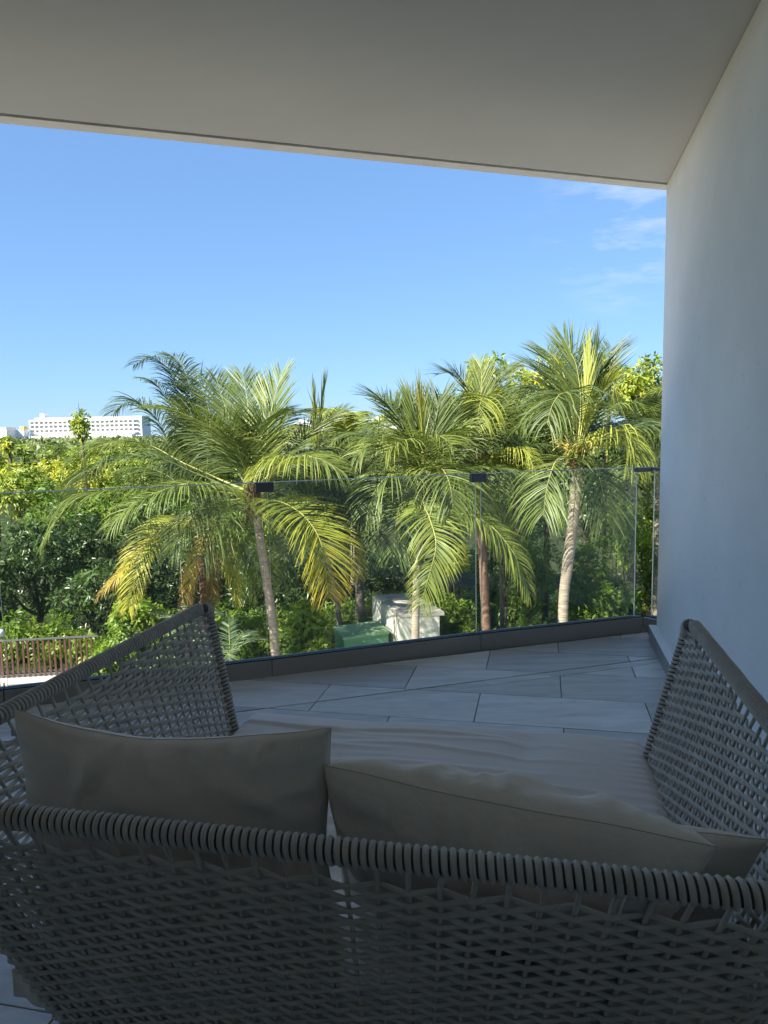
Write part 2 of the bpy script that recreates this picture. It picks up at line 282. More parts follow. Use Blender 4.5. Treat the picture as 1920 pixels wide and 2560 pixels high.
# ceiling with drip groove and lip
ce0 = np.array([-1.76, 3.50, 0]); dce = norm(np.array([1.79+1.76, 4.652-3.50, 0])); nce = np.array([-dce[1], dce[0], 0])
ca, cb = ce0-dce*6.0, ce0+dce*5.2
V, F = prism([tuple((ca-nce*0.105)[:2]), (-7.5, -1.6), (3.4, -1.6), tuple((cb-nce*0.105)[:2])], CZ, CZ+0.34)
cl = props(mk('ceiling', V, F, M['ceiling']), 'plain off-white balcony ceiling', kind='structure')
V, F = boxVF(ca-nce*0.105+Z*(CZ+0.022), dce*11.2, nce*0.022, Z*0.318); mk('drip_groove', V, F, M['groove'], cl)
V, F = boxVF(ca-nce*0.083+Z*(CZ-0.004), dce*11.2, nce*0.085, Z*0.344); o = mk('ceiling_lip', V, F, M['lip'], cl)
# side wall (thing) with plinth
V, F = boxVF(WC-dw*6.3, nw*0.9, dw*6.3, Z*(CZ-0.001))
wl = root('side_wall', WC-dw*3, 'white plastered side wall closing the balcony on the right', 'wall')
# plaster face as a grid so that its edge is a little soft
o = mk('wall_body', V, F, M['plaster'], wl); bevel(o, 0.012, 3)
V, F = boxVF(WC-dw*6.3-nw*0.045-Z*0.002, nw*0.043, dw*6.30, Z*0.098); o = mk('plinth', V, F, M['alu'], wl); bevel(o, 0.003, 2)
V, F = boxVF(WC-dw*6.3-nw*0.047+Z*0.0965, nw*0.045, dw*6.30, Z*0.008); o = mk('plinth_cap', V, F, M['plaster'], wl)
# left partition, added out of view against the sun, and back wall (behind the camera)
V, F = boxVF(np.array([-7.15, -1.25, 0]), (-0.25, 0, 0), (0, 3.15, 0), (0, 0, CZ-0.001)); props(mk('added_left_wall', V, F, M['plaster']), 'white partition added left of the view to keep the sun out', kind='structure')
parts = [aab(-7.4, -2.6, -1.5, -1.2, -0.01, CZ-0.002), aab(2.2, 3.2, -1.5, -1.2, -0.01, CZ-0.002), aab(-2.6, 2.2, -1.5, -1.2, 2.45, CZ-0.002)]
V, F = merge(parts); bw = props(mk('back_wall', V, F, M['plaster']), 'wall behind the viewer with a wide glass door', kind='structure')
V, F = aab(-2.6, 2.2, -1.42, -1.38, -0.01, 2.448); mk('glass_door', V, F, M['glass'], bw)
xx = np.linspace(-2.6, 2.2, 240); yy = -1.47+0.025*np.sin(xx*42)+0.012*np.sin(xx*17); V = np.concatenate([np.stack([xx, yy, xx*0+0.01], 1), np.stack([xx, yy, xx*0+2.44], 1)]); i = np.arange(239)
mk('added_curtain', V, np.stack([i, i+1, i+241, i+240], -1), M['added_curtain'], bw, smooth=True)  # unseen fabric added behind the door, toned to set the bounced light
V, F = aab(-16, 14, -9, -1.55, GZ, 3.6); props(mk('building_block', V, F, M['ext']), 'building behind the balcony', kind='structure')

# ------------------------------------------------------------------ floor tiles
def clip(poly, n_, c_):
    outp = []
    for i in range(len(poly)):
        a, b_ = poly[i], poly[(i+1) % len(poly)]; da = a@n_-c_; db = b_@n_-c_
        if da <= 0: outp.append(a)
        if (da < 0 < db) or (db < 0 < da): outp.append(a+(b_-a)*da/(da-db))
    return outp
E1, E2 = e1[:2], e2[:2]
TU, TV, GAP = 0.826, 0.385, 0.0042
v_lines = [3.695+TV*k for k in range(-13, 5)]
DP = np.array([-0.019, 3.705]); DQ = np.array([1.507, 4.161]); dD = norm(DQ-DP); nD = np.array([-dD[1], dD[0]])
cD = float(DP@nD); W2 = 0.080
inside = [(np.array([1.0, 0]), 0)]
bounds = []
for a, b_ in zip(RP[:-1], RP[1:]):
    d_ = norm((b_-a)[:2]); n_ = np.array([-d_[1], d_[0]]); bounds.append((n_, float(a[:2]@n_)+0.03))
bounds.append((nw[:2], float((WC-nw*0.045)[:2]@nw[:2])+0.02))
bounds.append((np.array([0, -1.0]), 1.2)); bounds.append((np.array([-1.0, 0]), 6.9))
def tile(poly, idx=[0]):
    for n_, c_ in bounds:
        poly = clip(poly, n_, c_)
        if len(poly) < 3: return
    A = 0.5*abs(sum(poly[i][0]*poly[(i+1) % len(poly)][1]-poly[(i+1) % len(poly)][0]*poly[i][1] for i in range(len(poly))))
    if A < 0.0008: return
    k = len(poly); dz = random.uniform(-0.0006, 0.0006); c = sum(poly)/k; ch = 0.0018
    inn = [p+(c-p)/max(np.linalg.norm(c-p), 1e-6)*ch for p in poly]
    V = [(*p, -0.011) for p in poly]+[(*p, -0.0018+dz) for p in poly]+[(*p, dz) for p in inn]
    F = [tuple(range(2*k, 3*k))]+[(i, (i+1) % k, k+(i+1) % k, k+i) for i in range(k)]+[(k+i, k+(i+1) % k, 2*k+(i+1) % k, 2*k+i) for i in range(k)]
    mk('floor_tile', V, F, M['tile'], bf)
for k in range(len(v_lines)-1):
    v0, v1 = v_lines[k]+GAP/2, v_lines[k+1]-GAP/2; row = k-13
    off = 0.10 if row % 2 == 0 else -0.317
    for q in range(-10, 5):
        u0, u1 = off+TU*q+GAP/2, off+TU*(q+1)-GAP/2
        P = [E1*u0+E2*v0, E1*u1+E2*v0, E1*u1+E2*v1, E1*u0+E2*v1]
        tile(clip(P, -nD, -(cD+0.0065)))
        near = clip(P, nD, cD-0.005)
        if len(near) >= 3:
            # right of the wedge the near field is cut again along a narrow filler strip
            tile(clip(near, nD, cD-W2) if v0 > 3.68 else near)
s0 = float(np.array([0.288, 3.712])@dD)
cuts = [s0-0.75, s0+0.02, s0+0.285, s0+0.67, s0+1.07, s0+1.5]
for a, b_ in zip(cuts[:-1], cuts[1:]):
    lo, hi = cD-W2+0.003, cD-0.005
    tile(clip([dD*(a+0.002)+nD*lo, dD*(b_-0.002+0.03)+nD*lo, dD*(b_-0.003)+nD*hi, dD*(a-0.03+0.002)+nD*hi], -E2, -(3.695+GAP/2)))

# ------------------------------------------------------------------ glass railing
rl = root('glass_railing', (0, 4.2, 0), 'frameless glass balustrade on a grey metal shoe with dark top clips', 'railing')
GT, ST, GO = 1.113, 0.095, 0.026
def panel(a, b_, zb, zt):
    d_ = norm(b_-a); n_ = np.array([-d_[1], d_[0], 0]); V, F = boxVF(a+Z*zb, b_-a, n_*0.012, Z*(zt-zb))
    # large faces clear, narrow rims in the pale glint colour: faces 2 and 4 are the broad ones
    p = mk('glass_pane', V, F, None, rl, mats=[M['glass'], M['glass_edge']], fmat=[1, 1, 0, 1, 0, 1])
    V, F = boxVF(a+Z*(zt+0.0005)-n_*0.0005, b_-a, n_*0.013, Z*0.0045); mk('edge_glint_strip', V, F, M['glass_edge'], p)  # bright strip added along the top in place of refracted sky light
    return p
for i in range(6):
    a, b_ = RP[i], RP[i+1]; d_ = norm(b_-a); n_ = np.array([-d_[1], d_[0], 0])
    V, F = boxVF(a+d_*0.002-Z*0.011, (b_-a)-d_*0.004, n_*0.085, Z*(ST+0.011)); o = mk('railing_shoe', V, F, M['alu'], rl); bevel(o, 0.002, 1)
    V, F = boxVF(a+d_*0.002+n_*0.010+Z*(ST-0.001), (b_-a)-d_*0.004, n_*0.045, Z*0.007); mk('gasket', V, F, M['gasket'], rl)
    ga, gb = a+n_*GO, b_+n_*GO
    panel(ga+d_*0.017, gb-d_*(0.017 if i < 5 else 0.05), ST-0.02, GT)
    if i < 5:
        c = gb; V, F = boxVF(c-d_*0.05-n_*0.014+Z*(GT-0.052), d_*0.10, n_*0.04, Z*0.055); o = mk('glass_clip', V, F, M['clip'], rl); bevel(o, 0.002, 2)
        V, F = boxVF(gb-d_*0.0025+Z*(ST+0.004), d_*0.005, n_*0.010, Z*0.03); mk('joint_stop', V, F, M['alu'], rl)
# return panel behind the wall end
dret = norm(np.array([0.66, -0.75, 0])); nret = np.array([-dret[1], dret[0], 0]); c = RP[-1]+nr*GO
a = RP[-1]+dr*0.002; V, F = boxVF(a-Z*0.011-nret*0.0, dret*0.34, nret*0.105, Z*(ST+0.011)); mk('railing_shoe', V, F, M['alu'], rl)
V, F = boxVF(a+nret*0.03+Z*(ST-0.001), dret*0.34, nret*0.05, Z*0.007); mk('gasket', V, F, M['gasket'], rl)
panel(a+nret*0.048+dret*0.03, a+nret*0.048+dret*0.34, ST-0.02, GT-0.01)
V, F = boxVF(c-dr*0.06-nr*0.014+Z*(GT-0.03), dr*0.16, nr*0.05, Z*0.03); o = mk('corner_clip', V, F, M['clip'], rl); bevel(o, 0.003, 2)
V, F = boxVF(a+nret*0.035+dret*0.02+Z*(GT-0.022), dret*0.32, nret*0.05, Z*0.022); o = mk('corner_clip', V, F, M['clip'], rl); bevel(o, 0.003, 2)

# ------------------------------------------------------------------ woven daybed
AZS = radians(12.2); s1 = np.array([cos(AZS), -sin(AZS), 0]); s2 = np.array([sin(AZS), cos(AZS), 0]); SO = np.array([-0.906, 1.135, 0])
def sp(u, v, z): return SO+np.multiply.outer(np.asarray(u, float), s1)+np.multiply.outer(np.asarray(v, float), s2)+np.multiply.outer(np.asarray(z, float), Z)
BW, BL, RZ, RC = 1.575, 1.345, 0.80, 0.13
bed = root('daybed', tuple(SO+s1*BW/2+s2*BL/2), 'woven grey rope daybed with a low back and two side arms', 'daybed')
LA = BL-RC; LB = BW-2*RC; LCn = RC*pi/2
STOT = 2*LA+LB+2*LCn
def ushape(s, z, off=0.0):
    """point on the woven shell: s in metres from left front tip round the back to right front tip"""
    s = np.atleast_1d(np.asarray(s, float)); z = np.broadcast_to(np.asarray(z, float), s.shape); off = np.broadcast_to(np.asarray(off, float), s.shape)
    drop = RZ-z; ins = 0.335*drop; kf = 1-0.23*drop/BL*1.25
    u = np.zeros_like(s); v = np.zeros_like(s); nu = np.zeros_like(s); nv = np.zeros_like(s)
    a = s < LA; u[a] = 0; v[a] = BL-s[a]; nu[a] = -1
    b = (s >= LA) & (s < LA+LCn); t = (s[b]-LA)/RC; u[b] = RC-RC*np.cos(t); v[b] = RC-RC*np.sin(t); nu[b] = -np.cos(t); nv[b] = -np.sin(t)
    c = (s >= LA+LCn) & (s < LA+LCn+LB); u[c] = RC+(s[c]-LA-LCn); nv[c] = -1
    d = (s >= LA+LCn+LB) & (s < LA+2*LCn+LB); t = (s[d]-LA-LCn-LB)/RC; u[d] = BW-RC+RC*np.sin(t); v[d] = RC-RC*np.cos(t); nu[d] = np.sin(t); nv[d] = -np.cos(t)
    e = s >= LA+2*LCn+LB; u[e] = BW; v[e] = RC+(s[e]-LA-2*LCn-LB); nu[e] = 1
    # taper inwards towards the floor
    uc = BW/2; sc = (BW/2-ins)/(BW/2); u = uc+(u-uc)*sc; v = ins+v*(BL*kf-ins)/BL
    return sp(u+nu*off, v+nv*off, z-0.12*off)
# rail: left post foot - tip - U - tip - right post foot, with rounded tips
RT = 0.040
def post_line(side, z):
    s = 0.0 if side == 0 else STOT-1e-6
    return ushape([s], [z])[0]
pts = []
for z in np.linspace(0.05, RZ-RT-0.01, 26): pts.append(post_line(0, z))
tipd = -s2
for a in np.linspace(0.12, 1, 7):
    th = a*pi/2; p0 = post_line(0, RZ-RT); pts.append(p0+Z*RT*sin(th)+(-s2)*RT*(1-cos(th)))
for s in np.linspace(RT+0.02, STOT-RT-0.02, 170): pts.append(ushape([s], [RZ])[0])
for a in np.linspace(1, 0.12, 7):
    th = a*pi/2; p0 = post_line(1, RZ-RT); pts.append(p0+Z*RT*sin(th)+(-s2)*RT*(1-cos(th)))
for z in np.linspace(RZ-RT-0.01, 0.05, 26): pts.append(post_line(1, z))
RL = spline(pts, 700)
V, F = tubeVF(RL, 0.0158, 10, cap=False); rail = mk('rail', V, F, M['rail_base'], bed, smooth=True)
# wrapped cord
def helix(P, rad, pitch, rc, spt=14, sides=5):
    l = np.concatenate([[0], np.cumsum(np.linalg.norm(np.diff(P, axis=0), axis=1))]); tot = l[-1]; n_ = int(tot/pitch*spt)
    s = np.linspace(0, tot, n_); C_ = np.stack([np.interp(s, l, P[:, k]) for k in range(3)], 1)
    T = norm(np.gradient(C_, axis=0)); ref = norm(np.cross(T, np.array([s2[0], s2[1], 0.45])) + 1e-6)
    # parallel transported frame
    A = np.zeros_like(T); A[0] = norm(np.cross(T[0], np.array([0.3, 1, 0.2])))
    for i in range(1, len(T)):
        x = A[i-1]-T[i]*np.dot(A[i-1], T[i]); A[i] = x/np.linalg.norm(x)
    B = np.cross(T, A); ph = s/pitch*2*pi; jit = 1+0.02*np.sin(s*37)
    H_ = C_+rad*jit[:, None]*(np.cos(ph)[:, None]*A+np.sin(ph)[:, None]*B)
    rd = norm(H_-C_); tt = norm(np.gradient(H_, axis=0)); bn = np.cross(tt, rd)
    th = np.arange(sides)*2*pi/sides
    # flattened section: wide along the rail
    V = H_[:, None]+rc*(0.75*np.cos(th)[None, :, None]*rd[:, None]+1.12*np.sin(th)[None, :, None]*bn[:, None])
    i = np.arange(n_-1)[:, None]*sides; j = np.arange(sides)[None]; j2 = (j+1) % sides
    return V.reshape(-1, 3), np.stack([i+j, i+j2, i+sides+j2, i+sides+j], -1).reshape(-1, 4)
V, F = helix(RL, 0.0170, 0.0125, 0.0043); mk('wrapped_cord', V, F, M['cord'], rail, smooth=True)
# stakes
NS = 88; s_st = np.linspace(0.035, STOT-0.035, NS); dst = s_st[1]-s_st[0]
WB = 0.20
for i, s in enumerate(s_st):
    zz = np.linspace(RZ-0.008, WB-0.02, 14); P = ushape(np.full(14, s), zz, 0.0)
    P += 0.0012*np.sin(zz*60+i)[:, None]*s1
    V, F = tubeVF(P, 0.0040, 6, up=(0.3, 1, 0)); mk('stake', V, F, M['cord'], bed, smooth=True)
# woven strands
NR = 46; PIT = 0.0123
def top_limit(s):
    d = np.minimum(s, STOT-s)/LA; return np.where(d < 1, 0.781-0.036*np.clip(d, 0, 1)**0.9, 0.745)
for k in range(NR):
    z0 = 0.776-PIT*k
    if z0 < WB: break
    smp = 4; idx = np.arange(0, (NS-1)*smp+1); s = s_st[0]+idx/smp*dst; ok = top_limit(s) >= z0-1e-4
    if not ok.any(): continue
    ph = idx/smp*pi+(pi if k % 2 else 0); wob = rng.normal(0, 0.0007, NS); wz = np.interp(idx/smp, np.arange(NS), wob)
    c_ = np.cos(ph); off = 0.0066*(2/pi)*np.arcsin(np.clip(c_, -1, 1)); zz = z0+wz-0.0004*np.cos(ph)
    P = ushape(s, zz, off)
    runs = np.flatnonzero(np.diff(np.concatenate([[0], ok.astype(int), [0]])))
    VV = []
    for a, b_ in zip(runs[::2], runs[1::2]):
        if b_-a < 6: continue
        Q = P[a:b_]
        if a == 0:      # carry the strand on to and round the front post
            p0 = ushape([0.0], [z0])[0]; Q = np.vstack([p0+s2*0.019+Z*0.004, p0+(-s1)*0.017+s2*0.006, Q])
        else: Q = np.vstack([Q[0]+Z*0.012, Q])
        if b_ == len(P): p0 = ushape([STOT-1e-6], [z0])[0]; Q = np.vstack([Q, p0+s1*0.017+s2*0.006, p0+s2*0.019+Z*0.004])
        else: Q = np.vstack([Q, Q[-1]+Z*0.012])
        sq_ = np.abs((Q-SO)@s1-BW/2)/(BW/2); V, F = tubeVF(Q, 0.0049+0.0013*np.clip((sq_-0.8)*6, 0, 1), 8, ell=(0.58, 1.0), cap=False); mk('woven_strand', V, F, M['cord'], bed, smooth=True)
# flat frame posts inside the weave
for s in (LA+LCn+0.02, LA+LCn+LB*0.865):
    P = ushape([s, s], [RZ-0.005, 0.06], -0.005); q = ushape([s+0.02, s+0.02], [RZ-0.005, 0.06], -0.005); q0 = ushape([s-0.02, s-0.02], [RZ-0.005, 0.06], -0.005)
    n_ = norm(np.cross(q[0]-q0[0], P[1]-P[0])); 
    V = np.array([q0[0], q[0], q[1], q0[1], q0[0]+n_*0.008, q[0]+n_*0.008, q[1]+n_*0.008, q0[1]+n_*0.008]); F = np.array([(0, 3, 2, 1), (4, 5, 6, 7), (0, 1, 5, 4), (1, 2, 6, 5), (2, 3, 7, 6), (3, 0, 4, 7)])
    mk('frame_post', V, F, M['frame'], bed)
# seat base and legs
zb = 0.24; qi = 0.335*(RZ-zb)+0.02
V, F = merge([boxVF(sp(qi, qi, zb), s1*(BW-2*qi), s2*(BL-qi-0.14), Z*0.045)]); o = mk('seat_base', V, F, M['frame'], bed); bevel(o, 0.006, 2)
for u, v in ((0.24, 0.26), (BW-0.24, 0.26), (0.24, BL-0.2), (BW-0.24, BL-0.2)):
    V, F = tubeVF([sp(u, v, 0.24), sp(u, v, 0.0)], [0.02, 0.016], 10, cap=False); mk('leg', V, F, M['frame'], bed, smooth=True)

# ------------------------------------------------------------------ cushions
def fnoise(x, y, seed, oct_=4, sc=1.0):
    r_ = np.random.default_rng(seed); o_ = np.zeros_like(x); amp = 1.0; f_ = sc
    for _ in range(oct_):
        for _k in range(3):
            a = r_.uniform(0, 2*pi); p_ = r_.uniform(0, 2*pi); o_ += amp*np.sin(f_*(x*cos(a)+y*sin(a))*r_.uniform(0.8, 1.3)+p_)/3
        amp *= 0.55; f_ *= 1.9
    return o_
def gridF(nx, ny, off=0, flip=False):
    i = np.arange(nx-1)[:, None]*ny; j = np.arange(ny-1)[None]
    F = np.stack([i+j, i+ny+j, i+ny+j+1, i+j+1], -1).reshape(-1, 4)+off
    return F[:, ::-1] if flip else F
# seat cushion: rounded slab, drawn as one closed surface
def slab(u0, u1, v0, v1, zt, th, nx=170, ny=150, rad=0.05):
    a = np.linspace(-1, 1, nx); b = np.linspace(-1, 1, ny); A, B = np.meshgrid(a, b, indexing='ij')
    def sq(t): return np.sign(t)*(1-(1-np.abs(t))**1.25)
    A2, B2 = sq(A), sq(B); U_ = (u0+u1)/2+A2*(u1-u0)/2; V_ = (v0+v1)/2+B2*(v1-v0)/2
    du = np.minimum(U_-u0, u1-U_); dv = np.minimum(V_-v0, v1-V_)
    eu = np.clip(1-du/rad, 0, 1); ev = np.clip(1-dv/rad, 0, 1); e_ = np.clip(np.sqrt(eu**2+ev**2), 0, 1)
    zedge = 1-np.sqrt(1-e_**2*0.999)
    # creases running across the seat, some strong, fading towards the right end
    wr = np.zeros_like(U_); r_ = np.random.default_rng(4)
    for k in range(24):
        vc = v0+0.10+(v1-v0-0.16)*(k+r_.uniform(-.3, .3))/24; amp = r_.uniform(0.002, 0.011)*(1 if k % 3 else 0.4); uc = u0+(u1-u0)*r_.uniform(0.15, 0.6); sw = r_.uniform(0.25, 0.55)
        cv = vc+0.02*np.sin((U_-u0)*3+k)+0.012*np.sin((U_-u0)*9+k*2)+(U_-uc)*r_.uniform(-0.04, 0.04); wd = r_.uniform(0.007, 0.014)
        wr += amp*np.exp(-((V_-cv)/wd)**2)*np.exp(-((U_-uc)/sw)**4)
    pk = np.exp(-((u1-U_)/0.07)**2)*0.003*np.sin(V_*160+2*np.sin(V_*23)) + np.exp(-((U_-u0)/0.05)**2)*0.002*np.sin(V_*150)
    dom = 0.018*(1-((U_-(u0+u1)/2)/(u1-u0)*2)**2)*(1-np.abs((V_-(v0+v1)/2)/(v1-v0)*2)**3) - 0.016*np.exp(-((U_-u1+0.36)/0.05)**2-((V_-v1+0.16)/0.12)**2)
    zt_ = zt-rad*zedge+wr*(1-e_)+pk*(1-e_*0.5)+dom+0.003*fnoise(U_, V_, 3, 3, 7)
    cu = (0.012*np.clip(eu, 0, 1)+0.0)*np.sin(V_*2.2)
    zb_ = zt-th+rad*zedge*0.8
    T_ = sp(U_+cu, V_+0.006*np.sin(U_*11)*ev, zt_).reshape(-1, 3); Bt = sp(U_+cu, V_+0.006*np.sin(U_*11)*ev, zb_).reshape(-1, 3)
    n0 = nx*ny; F = [gridF(nx, ny), gridF(nx, ny, n0, True)]
    # side skirt
    ring = [i*ny for i in range(nx)]+[(nx-1)*ny+j for j in range(1, ny)]+[i*ny+ny-1 for i in range(nx-2, -1, -1)]+[j for j in range(ny-2, 0, -1)]
    ring = np.array(ring); r2 = np.roll(ring, -1); F.append(np.stack([ring, ring+n0, r2+n0, r2], -1))
    return np.concatenate([T_, Bt]), np.concatenate(F)
V, F = slab(0.135, 1.455, 0.17, 1.372, 0.425, 0.145)
props(mk('seat_cushion', V, F, M['fab_seat'], smooth=True), 'wide taupe seat cushion with creases across it, on the daybed', 'cushion')
def pillow(name, c, ax, up, th, w_, h_, label, seed, sag=0.02, ear=0.028, crease=0.004, mid=0.0, bend=0.0, n=110, folds=()):
    """c centre, ax width axis, up height axis; thickness towards the third axis"""
    ax = norm(np.asarray(ax, float)); up = norm(up-ax*np.dot(up, ax)); nn = np.cross(ax, up)
    a = np.linspace(-1, 1, n); b = np.linspace(-1, 1, int(n*0.7)); A, B = np.meshgrid(a, b, indexing='ij')
    def mp2(t): return np.sin(t*pi/2)*0.35+t*0.65
    A, B = mp2(A), mp2(B)
    X = A*w_/2*(1-ear*2/w_*(1-B**2)**1.0); Y = B*h_/2*(1-ear*2/h_*(1-np.abs(A)**2.4)) - sag*(B > 0)*B*(1-A**2)*np.cos(A*1.1+0.4)
    X = X+0.005*fnoise(A*0+1, B*2.5, seed+5, 2, 1.5)*np.abs(A)**3; Y = Y+0.006*fnoise(A*3, B*0+1, seed+7, 3, 1.3)*np.abs(B)**3
    cr_ = (np.abs(A)*np.abs(B))**5; X = X*(1-0.012*cr_); Y = Y*(1-0.006*cr_)
    prof = ((1-np.abs(A)**3.4)**0.52)*((1-np.abs(B)**3.0)**0.52)
    edge = np.minimum(1-np.abs(A), 1-np.abs(B))
    out_ = []
    for sgn, sd in ((1, seed), (-1, seed+50)):
        rad = np.clip((1-edge*3.2), 0, 1)
        puck = crease*0.5*rad*prof**0.3*(np.sin(A*w_*55+2.5*np.sin(A*7+sd))*(1-np.abs(A)**4)*(np.abs(B) > np.abs(A)*0.7)+np.sin(B*h_*60+sd)*(np.abs(A) > np.abs(B)*0.7))
        wv = crease*fnoise(A*w_*10+B*3, B*h_*10, sd, 4, 1.0)*prof
        fo = 0
        for (a0, b0, a1, b1, amp, wd) in folds:
            d_ = np.array([a1-a0, b1-b0]); L2 = np.hypot(*d_); t_ = np.clip(((A-a0)*d_[0]+(B-b0)*d_[1])/L2**2, 0, 1); ds = np.hypot((A-a0-d_[0]*t_)*w_/2, (B-b0-d_[1]*t_)*h_/2)
            fo = fo+amp*np.exp(-(ds/wd)**2)*np.sin(np.clip(t_, 0.02, 0.98)*pi)**0.5
        T_ = sgn*(th/2*prof+0.0012)+sgn*(puck+wv+fo*prof**0.4)*np.clip(edge*14, 0, 1)
        P = np.asarray(c)+X[..., None]*ax+Y[..., None]*up+(T_+mid*(1-A**2)+bend*A*np.abs(A))[..., None]*nn
        out_.append(P.reshape(-1, 3))
    nx, ny = A.shape; n0 = nx*ny
    ring = [i*ny for i in range(nx)]+[(nx-1)*ny+j for j in range(1, ny)]+[i*ny+ny-1 for i in range(nx-2, -1, -1)]+[j for j in range(ny-2, 0, -1)]
    ring = np.array(ring); r2 = np.roll(ring, -1)
    V = np.concatenate(out_); F = np.concatenate([gridF(nx, ny, 0), gridF(nx, ny, n0, True), np.stack([ring, ring+n0, r2+n0, r2], -1)])
    o = mk(name, V, F, M['fab_pil'], smooth=True); props(o, label, 'pillow')
    Q = (out_[0][ring]+out_[1][ring])/2; Q = np.vstack([Q, Q[:1]]); V2, F2 = tubeVF(Q, 0.0011, 5, cap=False); mk('seam', V2, F2, M['thread'], o, smooth=True)
    return o
pillow('pillow', sp(0.505, 0.170, 0.668), s1*1.0+Z*0.012, Z*1.0-s2*0.05, 0.12, 0.60, 0.475, 'upright beige lumbar pillow with pointed ears at the left of the daybed back', 21, sag=0.012, ear=0.021, crease=0.009,
       folds=[(-0.55, 0.45, -0.35, 0.97, 0.009, 0.016), (-0.42, 0.5, -0.25, 0.97, -0.007, 0.02), (0.8, 0.5, 0.3, 0.8, 0.008, 0.018), (0.1, 0.1, 0.6, 0.5, 0.006, 0.03), (-0.6, 0.1, -0.95, -0.5, 0.006, 0.03), (-0.9, 0.95, -0.5, 0.55, 0.007, 0.02), (0.0, 0.97, 0.12, 0.6, 0.006, 0.02)])
pillow('pillow', sp(1.060, 0.262, 0.628), s1*1.0-Z*0.128+s2*0.0, Z*0.84-s2*0.54, 0.195, 0.60, 0.46, 'crumpled beige pillow slumped back over the rail in the middle of the daybed', 33, sag=0.008, ear=0.016, crease=0.013, mid=-0.01,
       folds=[(-0.6, 0.98, -0.2, 0.4, 0.008, 0.035), (-0.1, 0.98, 0.22, 0.5, 0.011, 0.028), (0.15, 0.98, 0.45, 0.7, -0.008, 0.025), (0.42, 0.98, 0.6, 0.55, 0.009, 0.03), (0.55, 0.4, 0.97, 0.8, 0.012, 0.025), (0.35, -0.2, 0.5, 0.75, 0.012, 0.028), (-0.7, 0.2, -0.97, 0.9, 0.010, 0.03), (-0.3, -0.1, 0.1, 0.5, 0.007, 0.04)])
pillow('pillow', sp(1.215, 0.36, 0.582), s1*1.0-Z*0.10, Z*0.88-s2*0.32, 0.10, 0.54, 0.33, 'beige pillow tucked behind the slumped one at the right arm of the daybed', 45, sag=0.01, ear=0.02, crease=0.003)

# ------------------------------------------------------------------ garden things: utility boxes, fence, lamp
def orient(p0, p1): d_ = norm(np.array([p1[0]-p0[0], p1[1]-p0[1], 0.0])); return d_, np.array([-d_[1], d_[0], 0])
d_, n_ = norm(np.array([0.955, 0.12, 0])), norm(np.array([-0.32, 0.95, 0]))
wb = root('utility_block', (0.6, 17.2, GZ), 'cream rendered utility block with a flat streaked top beyond the green cabinet', 'utility block')
c0 = np.array([0.304, 16.244, 0]); zt = -2.80
V, F = boxVF(c0+Z*GZ, d_*0.95, n_*2.05, Z*(zt-GZ-0.10)); o = mk('wall_body', V, F, M['white_block'], wb); bevel(o, 0.01, 2)
V, F = boxVF(c0-d_*0.0-n_*0.02+Z*(zt-0.098), d_*1.06, n_*2.10, Z*0.098); o = mk('roof_cap', V, F, M['roof_cap'], wb); bevel(o, 0.012, 2)
V, F = boxVF(c0+d_*0.30-n_*0.012+Z*(GZ+0.1), d_*0.01, n_*0.012, Z*(zt-GZ-0.3)); mk('panel_joint', V, F, M['groove'], wb)
for k in range(3):
    V, F = boxVF(c0-d_*0.012+n_*(0.5+0.001)+Z*(-3.35-k*0.09), n_*0.5, -d_*0.014, Z*0.05); mk('vent_slat', V, F, M['groove'], wb)
gd, gn = norm(np.array([1.062, 0.457, 0])), norm(np.array([-0.286, 0.98, 0]))
gb = root('green_cabinet', (-0.6, 16.8, GZ), 'green painted metal transformer cabinet beside the cream block', 'electrical cabinet')
c0 = np.array([-0.986, 16.133, 0]); zt = -3.30
V, F = boxVF(c0+Z*GZ, gd*1.13, gn*0.98, Z*(zt-GZ-0.07)); o = mk('cabinet_body', V, F, M['green_metal'], gb); bevel(o, 0.01, 2)
V, F = boxVF(c0-gd*0.03-gn*0.03+Z*(zt-0.069), gd*1.19, gn*1.04, Z*0.069); o = mk('lid', V, F, M['green_lid'], gb); bevel(o, 0.015, 2)
for a0, a1 in ((0.03, 0.55), (0.58, 1.10)):
    V, F = boxVF(c0+gd*a0-gn*0.018+Z*(GZ+0.08), gd*(a1-a0), gn*0.018, Z*(zt-GZ-0.24)); o = mk('door', V, F, M['green_metal'], gb); bevel(o, 0.004, 1)
V, F = boxVF(c0+gd*0.50-gn*0.040+Z*(GZ+0.62), gd*0.035, gn*0.022, Z*0.16); mk('handle', V, F, M['clip'], gb)
for k in range(5):
    V, F = boxVF(c0-gd*0.016+gn*(0.2)+Z*(GZ+0.35+k*0.1), gd*0.016, gn*0.5, Z*0.035); mk('vent_slat', V, F, M['green_metal'], gb)
fe = root('slatted_fence', (-8, 16.8, GZ), 'low brown timber fence of upright slats in front of the dark trees', 'fence')
fa, fb = np.array([-13.2, 16.2, 0]), np.array([-6.95, 16.93, 0]); fd = norm(fb-fa); fn = np.array([-fd[1], fd[0], 0]); nf = int(np.linalg.norm(fb-fa)/0.122)
V0, F0 = boxVF((0, 0, 0), fd*0.045, fn*0.03, Z*0.93); sm = mesh_data('slat', V0, F0, M['brownslat'])
for k in range(nf):
    o = bpy.data.objects.new('slat', sm); COL.objects.link(o); o.parent = fe
    p = fa+fd*(k*0.122+random.uniform(-.006, .006))+Z*(GZ+0.09)-np.array(fe.location); o.location = tuple(p); o.rotation_euler = (random.uniform(-.015, .015), random.uniform(-.015, .015), 0)
V, F = boxVF(fa-fn*0.012+Z*(GZ+1.0), fb-fa, fn*0.055, Z*0.035); mk('top_rail', V, F, M['clip'], fe)
